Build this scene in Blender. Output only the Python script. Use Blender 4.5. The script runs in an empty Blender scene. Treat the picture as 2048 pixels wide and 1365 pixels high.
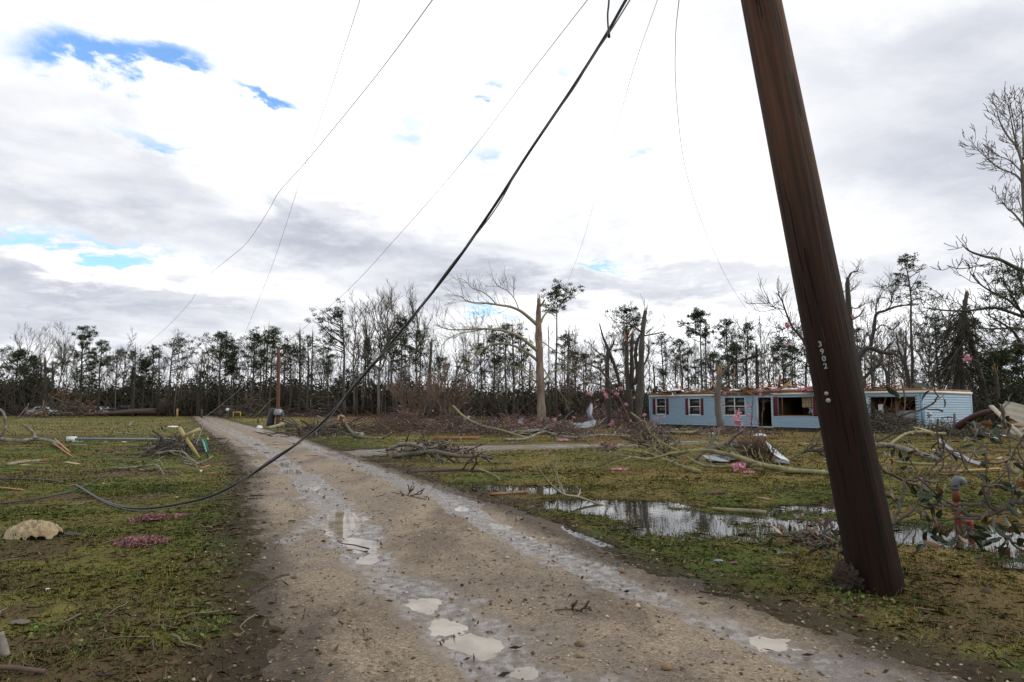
import bpy, math, random
import numpy as np
from mathutils import Vector, Matrix

SC = bpy.context.scene
COL = SC.collection
# ------------------------------------------------------------------ camera
FPX, CZ = 1365.0, 1.45                      # focal length in photo pixels (2048 wide), eye height
PITCH = math.atan(132.5 / FPX)
SP, CP = math.sin(PITCH), math.cos(PITCH)
cam = bpy.data.objects.new('camera', bpy.data.cameras.new('camera'))
COL.objects.link(cam)
cam.location = (0, 0, CZ)
cam.rotation_euler = (math.pi / 2 + PITCH, 0, 0)
cam.data.sensor_width = 36.0
cam.data.lens = 36.0 * FPX / 2048
cam.data.clip_start = 0.05
cam.data.clip_end = 3000
SC.camera = cam
SC.view_settings.view_transform = 'Standard'
SC.view_settings.look = 'None'
SC.view_settings.exposure = 0.16
SC.view_settings.gamma = 1.0
SC.render.engine = 'CYCLES'
SC.cycles.max_bounces = 6
SC.cycles.transparent_max_bounces = 8

def ray(px, py):
    xv, yv = (px - 1024) / FPX, (682.5 - py) / FPX
    return np.array([xv, CP - yv * SP, SP + yv * CP])
def azel(px, py):
    d = ray(px, py); d = d / np.linalg.norm(d)
    return math.atan2(d[0], d[1]), math.asin(d[2])

# ------------------------------------------------------------------ world: broken winter overcast
SUN_AZ, SUN_EL = math.radians(93), math.radians(33)     # azimuth from +Y towards +X
world = bpy.data.worlds.new('World'); SC.world = world
world.use_nodes = True
nt = world.node_tree; nt.nodes.clear()
class NB:
    def __init__(s, nt): s.nt = nt
    def n(s, t, **k):
        nd = s.nt.nodes.new(t)
        for a, b in k.items(): setattr(nd, a, b)
        return nd
    def put(s, sock, v):
        if v is None: return
        if isinstance(v, bpy.types.NodeSocket): s.nt.links.new(v, sock)
        else: sock.default_value = v
    def m(s, op, a, b=None, c=None, clamp=False):
        nd = s.n('ShaderNodeMath', operation=op); nd.use_clamp = clamp
        s.put(nd.inputs[0], a); s.put(nd.inputs[1], b); s.put(nd.inputs[2], c)
        return nd.outputs[0]
    def vm(s, op, a, b=None):
        nd = s.n('ShaderNodeVectorMath', operation=op)
        s.put(nd.inputs[0], a); s.put(nd.inputs[1], b)
        return nd.outputs[0] if op not in ('DOT_PRODUCT', 'LENGTH') else nd.outputs[1]
    def mix(s, f, a, b, blend='MIX'):
        nd = s.n('ShaderNodeMix', data_type='RGBA', blend_type=blend)
        s.put(nd.inputs[0], f); s.put(nd.inputs[6], a); s.put(nd.inputs[7], b)
        return nd.outputs[2]
    def noise(s, vec, scale, detail=4, rough=.55, dist=0.0, color=False):
        nd = s.n('ShaderNodeTexNoise')
        s.put(nd.inputs['Vector'], vec)
        nd.inputs['Scale'].default_value = scale; nd.inputs['Detail'].default_value = detail
        nd.inputs['Roughness'].default_value = rough; nd.inputs['Distortion'].default_value = dist
        return nd.outputs['Color' if color else 'Fac']
    def ramp(s, f, stops):
        nd = s.n('ShaderNodeValToRGB'); s.put(nd.inputs[0], f)
        e = nd.color_ramp.elements
        while len(e) < len(stops): e.new(.5)
        for q, (p, c) in zip(e, stops): q.position = p; q.color = c if len(c) == 4 else (*c, 1)
        return nd.outputs[0]
    def sstep(s, v, a, b):
        nd = s.n('ShaderNodeMapRange', interpolation_type='SMOOTHSTEP')
        s.put(nd.inputs[0], v); nd.inputs[1].default_value = a; nd.inputs[2].default_value = b
        return nd.outputs[0]
B = NB(nt)
tc = B.n('ShaderNodeTexCoord')
d = B.vm('NORMALIZE', tc.outputs['Generated'])
sx = B.n('ShaderNodeSeparateXYZ'); nt.links.new(d, sx.inputs[0])
dx, dy, dz = sx.outputs
den = B.m('ADD', B.m('MAXIMUM', dz, 0.0), 0.16)
cv = B.n('ShaderNodeCombineXYZ')
nt.links.new(B.m('DIVIDE', dx, den), cv.inputs[0]); nt.links.new(B.m('DIVIDE', dy, den), cv.inputs[1])
pl = cv.outputs[0]
AZ = B.m('ARCTAN2', dx, dy); EL = B.m('ARCSINE', dz)
n_big = B.noise(pl, 0.95, 7, .52, .25)
n_mid = B.noise(B.vm('ADD', pl, (7.3, 2.1, 4.0)), 2.1, 7, .58, .3)
n_fin = B.noise(B.vm('ADD', pl, (1.3, 5.1, 9.0)), 4.2, 6, .6, .2)
wob = B.m('MULTIPLY', B.m('SUBTRACT', n_mid, .5), 0.22)
wob2 = B.m('MULTIPLY', B.m('SUBTRACT', n_fin, .5), 0.16)
def blobs(lst):
    tot = None
    for px, py, wx, wy, amp in lst:
        a0, e0 = azel(px, py)
        sa, se = wx / FPX, wy / FPX
        u = B.m('DIVIDE', B.m('SUBTRACT', B.m('ADD', AZ, wob), a0), sa)
        v = B.m('DIVIDE', B.m('SUBTRACT', B.m('ADD', EL, wob2), e0), se)
        r2 = B.m('ADD', B.m('MULTIPLY', u, u), B.m('MULTIPLY', v, v))
        g = B.m('MULTIPLY', B.m('EXPONENT', B.m('MULTIPLY', r2, -1.0)), amp)
        tot = g if tot is None else B.m('ADD', tot, g)
    return tot
SKY_BLUE = [(250, 118, 120, 34, 1.15), (390, 125, 60, 26, .8), (545, 188, 60, 16, .9), (300, 285, 130, 22, .5), (985, 178, 48, 15, .75),
        (120, 488, 190, 18, .75), (1285, 312, 36, 18, .6), (940, 300, 110, 26, .38), (800, 240, 50, 40, .35),
        (960, 612, 60, 12, .6), (1180, 520, 60, 12, .5), (1290, 480, 60, 14, .35), (1100, 130, 40, 20, .3)]
SKY_GREY = [(640, 480, 230, 50, .50), (740, 415, 90, 24, .4), (1190, 465, 150, 40, .34), (900, 570, 260, 34, .32), (1320, 560, 330, 40, .45),
        (1850, 300, 320, 120, .34), (1800, 90, 330, 60, .24), (560, 630, 400, 30, .26), (150, 590, 300, 30, .30), (60, 420, 200, 36, .22),
        (1750, 580, 300, 50, .35), (250, 200, 160, 40, .22), (1300, 60, 220, 50, .12), (300, 660, 360, 24, .24), (330, 350, 140, 40, .22)]
SKY_LIGHT = [(1180, 260, 480, 250, .26), (560, 230, 420, 140, .28), (1450, 480, 260, 120, .3), (250, 540, 300, 18, .25), (900, 640, 800, 40, .10), (1500, 650, 500, 60, .3)]
blue = B.m('MULTIPLY', blobs(SKY_BLUE), B.sstep(n_fin, .30, .62))
blue = B.m('MULTIPLY', B.sstep(blue, .05, .62), .97)
lum = B.m('ADD', .87, B.m('MULTIPLY', B.m('SUBTRACT', n_big, .5), .62))
lum = B.m('ADD', lum, B.m('MULTIPLY', B.m('SUBTRACT', n_mid, .5), .85))
lum = B.m('ADD', lum, blobs(SKY_LIGHT))
lum = B.m('SUBTRACT', lum, B.m('MULTIPLY', blobs(SKY_GREY), B.m('ADD', .30, B.m('MULTIPLY', n_mid, .76))))
lum = B.m('MAXIMUM', B.m('MINIMUM', lum, 1.45), .47)
tint = B.mix(B.sstep(lum, .40, .95), (.88, .93, 1.10, 1), (.985, 1.0, 1.03, 1))
bg1 = B.n('ShaderNodeBackground'); nt.links.new(tint, bg1.inputs[0]); nt.links.new(lum, bg1.inputs[1])
sky = B.n('ShaderNodeTexSky', sky_type='NISHITA'); sky.sun_disc = False
sky.sun_elevation = SUN_EL; sky.sun_rotation = SUN_AZ
sky.air_density = 1.6; sky.dust_density = 0.2; sky.ozone_density = 3.0
bg2 = B.n('ShaderNodeBackground'); nt.links.new(B.mix(1.0, sky.outputs[0], (.78, 1.05, 1.42, 1), 'MULTIPLY'), bg2.inputs[0]); bg2.inputs[1].default_value = 0.15
mx = B.n('ShaderNodeMixShader'); nt.links.new(blue, mx.inputs[0]); nt.links.new(bg1.outputs[0], mx.inputs[1]); nt.links.new(bg2.outputs[0], mx.inputs[2])
wo = B.n('ShaderNodeOutputWorld'); nt.links.new(mx.outputs[0], wo.inputs[0])
world.cycles.sampling_method = 'MANUAL'; world.cycles.sample_map_resolution = 512

sun = bpy.data.objects.new('sun', bpy.data.lights.new('sun', 'SUN')); COL.objects.link(sun)
sun.data.energy = 1.3; sun.data.angle = math.radians(14); sun.data.color = (1.0, .95, .87)
sd = Vector((math.sin(SUN_AZ) * math.cos(SUN_EL), math.cos(SUN_AZ) * math.cos(SUN_EL), math.sin(SUN_EL)))
sun.rotation_euler = sd.to_track_quat('Z', 'Y').to_euler()

# ------------------------------------------------------------------ numeric helpers
R = np.random.default_rng(7)
_T = np.random.default_rng(3).random((256, 256))
def vnoise(x, y):
    x = np.asarray(x, float); y = np.asarray(y, float)
    xi = np.floor(x).astype(int); yi = np.floor(y).astype(int)
    fx = x - xi; fy = y - yi
    fx = fx * fx * (3 - 2 * fx); fy = fy * fy * (3 - 2 * fy)
    a = _T[xi & 255, yi & 255]; b = _T[(xi + 1) & 255, yi & 255]
    c = _T[xi & 255, (yi + 1) & 255]; e = _T[(xi + 1) & 255, (yi + 1) & 255]
    return (a * (1 - fx) + b * fx) * (1 - fy) + (c * (1 - fx) + e * fx) * fy
def fbm(x, y, o=4, g=.5, off=0):
    s = 0; a = 1; t = 0
    for k in range(o):
        s = s + a * vnoise(x * 2 ** k + 17.3 * k + off, y * 2 ** k - 9.1 * k + off); t += a; a *= g
    return s / t - .5
def ss(v, a, b):
    t = np.clip((np.asarray(v, float) - a) / (b - a), 0, 1); return t * t * (3 - 2 * t)

RY = [-8, 0, 3.7, 5.1, 6.9, 10.5, 14, 22, 33, 66, 110, 170, 260]
RXL = [3.7, .40, -1.15, -1.80, -2.55, -4.02, -5.30, -8.8, -14.1, -30, -51, -80, -122]
RXR = [7.4, 4.05, 2.50, 1.80, .95, -.28, -1.85, -5.35, -10.2, -26.6, -47.8, -77, -119]
def road_in(x, y):
    xl = np.interp(y, RY, RXL); xr = np.interp(y, RY, RXR)
    return np.minimum(x - xl, xr - x), (x - xl) / (xr - xl)
DY = [(-6.6, 20.5), (-4.0, 23.2), (-1, 24.9), (2.5, 26.8), (6.5, 29.0), (11, 32.0)]
def drive_in(x, y):
    xs = [p[0] for p in DY]; yc = np.interp(x, xs, [p[1] for p in DY])
    s = 2.2 - np.abs(y - yc) * .86
    return np.where((x < -7) | (x > 11), -9, s)
POOLS = [(3.0, 8.9, 2.3, 1.25, .13), (1.55, 10.5, 1.35, .95, .15), (.25, 12.6, 1.2, .7, .14), (5.6, 7.9, 1.5, .8, .13), (5.4, 6.6, 1.0, .5, .12),
         (4.7, 10.4, 1.2, .5, .08), (-6.2, 12.2, .62, .5, .09), (-.9, 13.6, .7, .35, .11), (2.9, 5.35, .17, .13, .05)]
STRIP = [(-.2, 10.3), (.45, 8.7), (1.0, 7.5)]
WATER_Z = -.045
def ground_h(x, y):
    x = np.asarray(x, float); y = np.asarray(y, float)
    far = ss(np.hypot(x, y), 20, 60)
    z = .035 * fbm(x * .35, y * .35, 3) + .05 * fbm(x * 1.6, y * 1.6, 3, off=40) * (1 - far) + .012
    z = z + .05 * fbm(x * 6, y * 6, 2, off=9) * (1 - ss(np.hypot(x, y), 8, 22))
    z = z - .40 * ss(y, 24, 58) * ss(x, -10, 5)
    z = z + .55 * ss(y, 120, 170) + .03 * ss(y, 60, 110) * (1 - ss(x, -10, 5))
    for cx, cy, ax, ay, dp in POOLS:
        e_ = np.exp(-(((x - cx) / ax) ** 2 + ((y - cy) / ay) ** 2) ** 1.5)
        z = z - e_ * (dp * .80 - .11 * fbm(x * 1.1, y * 2.0, 3, .6, off=123) - .05 * fbm(x * 5, y * 7, 2, .6, off=33))
    for (x0, y0), (x1, y1) in zip(STRIP[:-1], STRIP[1:]):
        t = np.clip(((x - x0) * (x1 - x0) + (y - y0) * (y1 - y0)) / ((x1 - x0) ** 2 + (y1 - y0) ** 2), 0, 1)
        dd = np.hypot(x - x0 - t * (x1 - x0), y - y0 - t * (y1 - y0))
        z = z - .09 * np.exp(-(dd / .17) ** 2)
    s, _ = road_in(x, y)
    z = z - .16 * ss(s, .02, .55)
    z = z - .10 * ss(drive_in(x, y), .1, .6)
    return z
# puddles lying in the wheel ruts: x, y, rx, ry (metres)
def gp0(px, py):
    dd = ray(px, py); t = -CZ / dd[2]; return dd[0] * t, dd[1] * t
PUD = []
for px, py, wx, wy in [(688, 1043, 66, 36), (735, 1085, 34, 13), (858, 1203, 30, 13), (893, 1247, 33, 12), (965, 1285, 58, 15), (1062, 1338, 34, 17),
                       (1550, 1281, 64, 28), (622, 975, 20, 7), (590, 925, 36, 7), (575, 943, 34, 6), (925, 1016, 22, 6), (1010, 1050, 34, 9), (1075, 1070, 34, 8), (590, 1012, 18, 8), (730, 1118, 22, 11)]:
    x0, y0 = gp0(px, py); y1 = gp0(px, py - wy)[1]
    PUD.append((x0, y0, wx / FPX * y0, max(y1 - y0, .06)))
def road_h(x, y, dips=True):
    s, f = road_in(x, y)
    z = .018 + .018 * fbm(x * 1.1, y * 1.1, 3, off=3) + .012 * fbm(x * 7, y * 7, 3, off=5) * (1 - ss(y, 12, 30))
    z = z + .026 * fbm(x * 12, y * 12, 3, .62, off=15) * (1 - ss(y, 8, 16))
    z = z - .03 * np.exp(-((f - .33) / .085) ** 2) - .022 * np.exp(-((f - .84) / .07) ** 2)
    if dips:
        for cx, cy, ax, ay in PUD:
            xx = x + .12 * fbm(x * 5, y * 5, 2, off=70) * ax * 4; yy = y + .12 * fbm(x * 5, y * 5, 2, off=90) * ay * 4
            z = z - .034 * np.exp(-(((xx - cx) / ax) ** 2 + ((yy - cy) / ay) ** 2))
    z = z - .09 * ss(-s + .10 * fbm(x * 2.2, y * 2.2, 3, off=21) * 4, -.10, .45)
    return z + .03 * ss(y, 60, 110) + .55 * ss(y, 120, 170)

def P(px, py, D):
    dd = ray(px, py); t = D / dd[1]
    return np.array([dd[0] * t, D, CZ + dd[2] * t])
def G(px, py, lift=0.0):
    dd = ray(px, py); z = 0.0
    for _ in range(6):
        t = (z - CZ) / dd[2]; x, y = dd[0] * t, dd[1] * t
        z = .5 * z + .5 * float(surf_h(x, y))
    return np.array([x, y, float(surf_h(x, y)) + lift])
def surf_h(x, y):
    s, _ = road_in(x, y)
    g = ground_h(x, y)
    return np.where(s > 0, np.maximum(road_h(x, y), g), g)

# ------------------------------------------------------------------ mesh builder
class MB:
    def __init__(s): s.v = []; s.f = []; s.c = []; s.n = 0; s.hascol = False
    def add(s, v, f, col=None):
        v = np.asarray(v, float).reshape(-1, 3); f = np.asarray(f, int)
        s.v.append(v); s.f.append(f + s.n); s.n += len(v)
        if col is None: col = np.ones((len(v), 3))
        else:
            s.hascol = True; col = np.asarray(col, float)
            if col.ndim == 1: col = np.tile(col, (len(v), 1))
        s.c.append(col); return s
    def tubes(s, pts, rad, sides=5, col=None):
        """pts (n,k,3), rad (n,k): n tubes of k rings"""
        pts = np.asarray(pts, float); rad = np.asarray(rad, float)
        n, k, _ = pts.shape
        tg = np.gradient(pts, axis=1)
        tg /= np.linalg.norm(tg, axis=2, keepdims=True) + 1e-9
        mean = pts[:, -1] - pts[:, 0]
        mean /= np.linalg.norm(mean, axis=1, keepdims=True) + 1e-9
        ref = np.where(np.abs(mean[:, 2:3]) < .8, np.array([[0, 0, 1.]]), np.array([[1., .1, 0]]))
        a = np.cross(tg, ref[:, None, :]); a /= np.linalg.norm(a, axis=2, keepdims=True) + 1e-9
        b = np.cross(tg, a)
        th = np.linspace(0, 2 * np.pi, sides, endpoint=False)
        ring = pts[:, :, None, :] + rad[:, :, None, None] * (a[:, :, None, :] * np.cos(th)[None, None, :, None] + b[:, :, None, :] * np.sin(th)[None, None, :, None])
        idx = np.arange(n * k * sides).reshape(n, k, sides)
        f = np.stack([idx[:, :-1, :], np.roll(idx[:, :-1, :], -1, 2), np.roll(idx[:, 1:, :], -1, 2), idx[:, 1:, :]], -1).reshape(-1, 4)
        c = None
        if col is not None:
            col = np.asarray(col, float)
            c = np.tile(col, (n * k * sides, 1)) if col.ndim == 1 else np.repeat(col, k * sides, 0)
        base = s.n
        s.add(ring.reshape(-1, 3), f, c)
        for e in (0, k - 1):
            cap = idx[:, e, :] if e else idx[:, e, ::-1]
            s.f.append(cap + base)
        return s
    def tube(s, pts, rad, sides=6, col=None):
        pts = np.asarray(pts, float)
        rad = np.full(len(pts), rad) if np.isscalar(rad) else np.asarray(rad, float)
        return s.tubes(pts[None], rad[None], sides, col)
    def box(s, c, size, rz=0.0, M=None, col=None):
        h = np.asarray(size, float) / 2
        q = np.array([[-1, -1, -1], [1, -1, -1], [1, 1, -1], [-1, 1, -1], [-1, -1, 1], [1, -1, 1], [1, 1, 1], [-1, 1, 1]]) * h
        if M is None:
            cs, sn = math.cos(rz), math.sin(rz); M = np.array([[cs, -sn, 0], [sn, cs, 0], [0, 0, 1]])
        v = q @ np.asarray(M).T + np.asarray(c)
        return s.add(v, [[0, 3, 2, 1], [4, 5, 6, 7], [0, 1, 5, 4], [1, 2, 6, 5], [2, 3, 7, 6], [3, 0, 4, 7]], col)
    def bar(s, p, q, w, t, roll=0.0, col=None):
        """a plank from p to q"""
        p = np.asarray(p, float); q = np.asarray(q, float)
        u = q - p; L = np.linalg.norm(u); u = u / L
        ref = np.array([0, 0, 1.]) if abs(u[2]) < .9 else np.array([1., 0, 0])
        a = np.cross(ref, u); a /= np.linalg.norm(a); b = np.cross(u, a)
        cs, sn = math.cos(roll), math.sin(roll); a, b = a * cs + b * sn, b * cs - a * sn
        return s.box((p + q) / 2, (L, w, t), M=np.stack([u, a, b], 1), col=col)
    def leaves(s, c, length, width, col, rng, flat=0.0, dirs=None, fold=False):
        """n leaf quads (a rhombus each) at centres c"""
        n = len(c)
        dd = rng.normal(size=(n, 3)) if dirs is None else dirs
        dd[:, 2] *= (1 - flat); dd /= np.linalg.norm(dd, axis=1, keepdims=True) + 1e-9
        e = np.cross(dd, rng.normal(size=(n, 3))); e /= np.linalg.norm(e, axis=1, keepdims=True) + 1e-9
        L = np.broadcast_to(np.asarray(length, float).reshape(-1, 1), (n, 1)); W = np.broadcast_to(np.asarray(width, float).reshape(-1, 1), (n, 1))
        v = np.stack([c - dd * L / 2, c + e * W / 2, c + dd * L / 2, c - e * W / 2], 1)
        col = np.asarray(col, float)
        col = np.tile(col, (n, 1)) if col.ndim == 1 else col
        return s.add(v.reshape(-1, 3), np.arange(n * 4).reshape(n, 4), np.repeat(col, 4, 0))
    def blob(s, c, size, seed=0, amp=.35, nu=16, nv=10, freq=1.6, M=None, col=None):
        u = np.linspace(0, 2 * np.pi, nu, endpoint=False); w = np.linspace(0, np.pi, nv)
        U, Wv = np.meshgrid(u, w)
        q = np.stack([np.cos(U) * np.sin(Wv), np.sin(U) * np.sin(Wv), np.cos(Wv)], -1)
        nz = fbm(q[..., 0] * freq + seed * 3.1 + 10, q[..., 1] * freq + q[..., 2] * freq * 1.3 + seed + 10, 4, .65)
        q = q * (1 + amp * 2 * nz[..., None]) * np.asarray(size)
        if M is not None: q = q @ np.asarray(M).T
        idx = np.arange(nu * nv).reshape(nv, nu)
        f = np.stack([idx[:-1], np.roll(idx[:-1], -1, 1), np.roll(idx[1:], -1, 1), idx[1:]], -1).reshape(-1, 4)[:, ::-1]
        return s.add(q.reshape(-1, 3) + np.asarray(c), f, col)
    def prism(s, poly, O, U, V, Nn, th, col=None):
        """closed outline poly (u,v) extruded by th along Nn"""
        poly = np.asarray(poly, float); n = len(poly)
        O, U, V, Nn = [np.asarray(a, float) for a in (O, U, V, Nn)]
        b = O + poly[:, :1] * U + poly[:, 1:] * V
        v = np.vstack([b, b + Nn * th])
        s.add(v, [[i, (i + 1) % n, n + (i + 1) % n, n + i] for i in range(n)], col)
        base = s.n - 2 * n
        s.f.append(np.array([list(range(n))[::-1]]) + base); s.f.append(np.array([list(range(n, 2 * n))]) + base)
        return s
    def build(s, name, mat, parent=None, smooth=False, origin=None):
        v = np.concatenate(s.v)
        if parent is not None: org = np.array(parent['_o'])
        elif origin is not None: org = np.asarray(origin, float)
        else:
            org = (v.min(0) + v.max(0)) / 2; org[2] = v[:, 2].min()
        me = bpy.data.meshes.new(name)
        me.vertices.add(len(v)); me.vertices.foreach_set('co', (v - org).astype(np.float32).ravel())
        loops = np.concatenate([f.ravel() for f in s.f]); sizes = np.concatenate([np.full(len(f), f.shape[1]) for f in s.f])
        me.loops.add(len(loops)); me.loops.foreach_set('vertex_index', loops.astype(np.int32))
        me.polygons.add(len(sizes))
        me.polygons.foreach_set('loop_start', np.concatenate([[0], np.cumsum(sizes)[:-1]]).astype(np.int32))
        me.update(calc_edges=True)
        if smooth: me.polygons.foreach_set('use_smooth', np.ones(len(sizes), bool))
        if s.hascol:
            at = me.color_attributes.new('Col', 'FLOAT_COLOR', 'POINT')
            c = np.concatenate(s.c); at.data.foreach_set('color', np.hstack([c, np.ones((len(c), 1))]).astype(np.float32).ravel())
        me.materials.append(mat)
        o = bpy.data.objects.new(name, me); COL.objects.link(o)
        if parent is not None: o.parent = parent
        else: o.location = org
        o['_o'] = [float(a) for a in org]
        return o
def tag(o, label, cat, group=None):
    o['label'] = label; o['category'] = cat
    if group: o['group'] = group
    return o
def thing(name, label, cat, loc, group=None):
    o = bpy.data.objects.new(name, None); COL.objects.link(o); o.location = [float(a) for a in loc]
    o['_o'] = [float(a) for a in loc]; o.empty_display_size = .2
    return tag(o, label, cat, group)
def setting(o, kind='structure'):
    o['kind'] = kind; return o
def dup(root, loc, rz, sc, label, group):
    r = root.copy(); COL.objects.link(r); r.location = loc; r.rotation_euler = (0, 0, rz); r.scale = sc
    r['label'] = label
    if group: r['group'] = group
    for ch in list(root.children):
        c = ch.copy(); COL.objects.link(c); c.parent = r
        for g in list(ch.children):
            e = g.copy(); COL.objects.link(e); e.parent = c
    return r
def catmull(pts, k=6):
    p = np.asarray(pts, float)
    if len(p) == 2: return np.array([p[0] + (p[1] - p[0]) * t for t in np.linspace(0, 1, k)])
    q = np.vstack([2 * p[0] - p[1], p, 2 * p[-1] - p[-2]]); out = []
    for i in range(1, len(q) - 2):
        for t in np.linspace(0, 1, k, endpoint=False):
            a, b, c, e = q[i - 1:i + 3]
            out.append(.5 * ((2 * b) + (c - a) * t + (2 * a - 5 * b + 4 * c - e) * t * t + (3 * b - a - 3 * c + e) * t ** 3))
    out.append(p[-1]); return np.array(out)

# ------------------------------------------------------------------ materials
def mat(name, color, rough=.8, var=.25, vscale=6, bump=0.0, bscale=30, spec=.3, attr=False, stretch=None, color2=None, metal=0.0, coat=0.0, detail=5, rot=None, low=None, crack=None):
    m = bpy.data.materials.new(name); m.use_nodes = True
    t = m.node_tree; N = NB(t); bs = t.nodes['Principled BSDF']
    co = N.n('ShaderNodeTexCoord').outputs['Object']
    co0 = co
    if rot is not None:
        m0 = N.n('ShaderNodeMapping'); t.links.new(co, m0.inputs[0]); m0.inputs['Rotation'].default_value = rot; co = m0.outputs[0]
    if stretch:
        mp = N.n('ShaderNodeMapping'); t.links.new(co, mp.inputs[0]); mp.inputs['Scale'].default_value = stretch; co = mp.outputs[0]
    base = (*color, 1)
    if attr:
        base = N.n('ShaderNodeVertexColor', layer_name='Col').outputs[0]
        if color != (1, 1, 1): base = N.mix(1.0, base, (*color, 1), 'MULTIPLY')
    nz = N.noise(co, vscale, detail, .6)
    if color2 is not None:
        base = N.mix(N.sstep(nz, .38, .62), base, (*color2, 1))
    if var:
        fac = N.m('ADD', 1 - var, N.m('MULTIPLY', N.noise(co, vscale * 2.7, detail, .65), var * 2))
        cc = N.n('ShaderNodeCombineXYZ')
        for i in range(3): t.links.new(fac, cc.inputs[i])
        base = N.mix(1.0, base, cc.outputs[0], 'MULTIPLY')
    if crack is not None:                    # drying checks along the grain
        k = N.sstep(N.noise(co, crack, 3, .5), .335, .40)
        base = N.mix(k, N.mix(1.0, base, (.22, .20, .20, 1), 'MULTIPLY'), base)
        k = N.sstep(N.noise(co, crack * 1.7, 4, .6), .66, .74)
        base = N.mix(k, base, (.17, .115, .075, 1))
    if low is not None:                      # creosote-black butt of a treated pole, ragged upper limit
        sz = N.n('ShaderNodeSeparateXYZ'); t.links.new(co0, sz.inputs[0])
        k = N.sstep(N.m('ADD', sz.outputs[2], N.m('MULTIPLY', N.noise(co, 9, 5, .7), 1.6)), low[0], low[1])
        base = N.mix(k, N.mix(1.0, base, (.20, .175, .17, 1), 'MULTIPLY'), base)
    N.put(bs.inputs['Base Color'], base)
    bs.inputs['Roughness'].default_value = rough
    bs.inputs['Specular IOR Level'].default_value = spec
    bs.inputs['Metallic'].default_value = metal
    bs.inputs['Coat Weight'].default_value = coat
    if bump:
        bn = N.n('ShaderNodeBump'); bn.inputs['Strength'].default_value = 1.0; bn.inputs['Distance'].default_value = bump
        t.links.new(N.noise(co, bscale, 4, .65), bn.inputs['Height']); t.links.new(bn.outputs[0], bs.inputs['Normal'])
    return m
M = {}
M['bark_dark'] = mat('bark_dark', (.060, .052, .044), .9, .4, 3, .02, 9, stretch=(1, 1, .25))
M['bark_grey'] = mat('bark_grey', (.13, .115, .095), .9, .35, 3, .02, 9, stretch=(1, 1, .3))
M['bark_pale'] = mat('bark_pale', (.245, .205, .155), .85, .4, 1.6, .02, 8, stretch=(1, 1, .35), color2=(.145, .098, .072))
M['bark_limb'] = mat('bark_limb', (.24, .225, .15), .85, .3, 2, .01, 14)
M['bark_brown'] = mat('bark_brown', (.105, .070, .052), .9, .35, 3, .01, 14)
M['bark_lichen'] = mat('bark_lichen', (.25, .24, .20), .9, .3, 5, .01, 22, color2=(.10, .085, .065))
M['bark_green'] = mat('bark_green', (.235, .225, .105), .8, .35, 7, .008, 26, color2=(.165, .15, .08))
M['split_wood'] = mat('split_wood', (.36, .195, .095), .8, .3, 12, .01, 40, stretch=(1, 1, .3))
M['raw_wood'] = mat('raw_wood', (.36, .25, .13), .8, .25, 12, .004, 40)
M['new_lumber'] = mat('new_lumber', (.40, .335, .15), .7, .15, 9, .002, 40)
M['needles'] = mat('needles', (1, 1, 1), .75, 0, spec=.15, attr=True)
M['leaf'] = mat('leaf', (1, 1, 1), .42, 0, spec=.5, attr=True)
M['grass'] = mat('grass', (1, 1, 1), .7, 0, spec=.2, attr=True)
M['pink'] = mat('pink', (.68, .34, .41), .95, .35, 14, .02, 30, spec=.1)
M['pink_dirty'] = mat('pink_dirty', (.42, .19, .22), .95, .45, 12, .03, 40, spec=.1, color2=(.16, .10, .085))
M['steel'] = mat('steel', (.20, .215, .235), .45, .3, 3, .004, 6, spec=.5, metal=.25)
M['sheet_pale'] = mat('sheet_pale', (.62, .64, .66), .45, .18, 3, .004, 6, spec=.5)
M['sheet_dark'] = mat('sheet_dark', (.05, .055, .062), .5, .3, 3, spec=.5)
M['black_rubber'] = mat('black_rubber', (.014, .015, .018), .45, .1, 20, spec=.45)
M['wire'] = mat('wire', (.11, .11, .12), .5, .1, 20, spec=.4)
M['white_paint'] = mat('white_paint', (.66, .65, .60), .6, .12, 5)
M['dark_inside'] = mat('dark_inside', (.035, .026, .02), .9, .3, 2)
M['glass'] = mat('glass', (.022, .026, .03), .06, 0, spec=.6)
M['maroon'] = mat('maroon', (.105, .020, .030), .65, .2, 4)
M['cloth'] = mat('cloth', (.40, .325, .205), .9, .2, 7, .03, 11, color2=(.30, .225, .135))
M['mud'] = mat('mud', (.048, .035, .025), .85, .4, 8, .03, 18)

def text_mesh(name, body, size, extrude, offset, m_, parent, mtx):
    cu = bpy.data.curves.new(name, 'FONT'); cu.body = body; cu.size = size; cu.align_x = 'CENTER'; cu.align_y = 'CENTER'; cu.extrude = extrude; cu.offset = offset
    tmp = bpy.data.objects.new(name + '_tmp', cu); me = bpy.data.meshes.new_from_object(tmp); bpy.data.objects.remove(tmp); bpy.data.curves.remove(cu)
    me.name = name; me.materials.clear(); me.materials.append(m_); o = bpy.data.objects.new(name, me); COL.objects.link(o); o.parent = parent; o.matrix_local = mtx; return o
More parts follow.
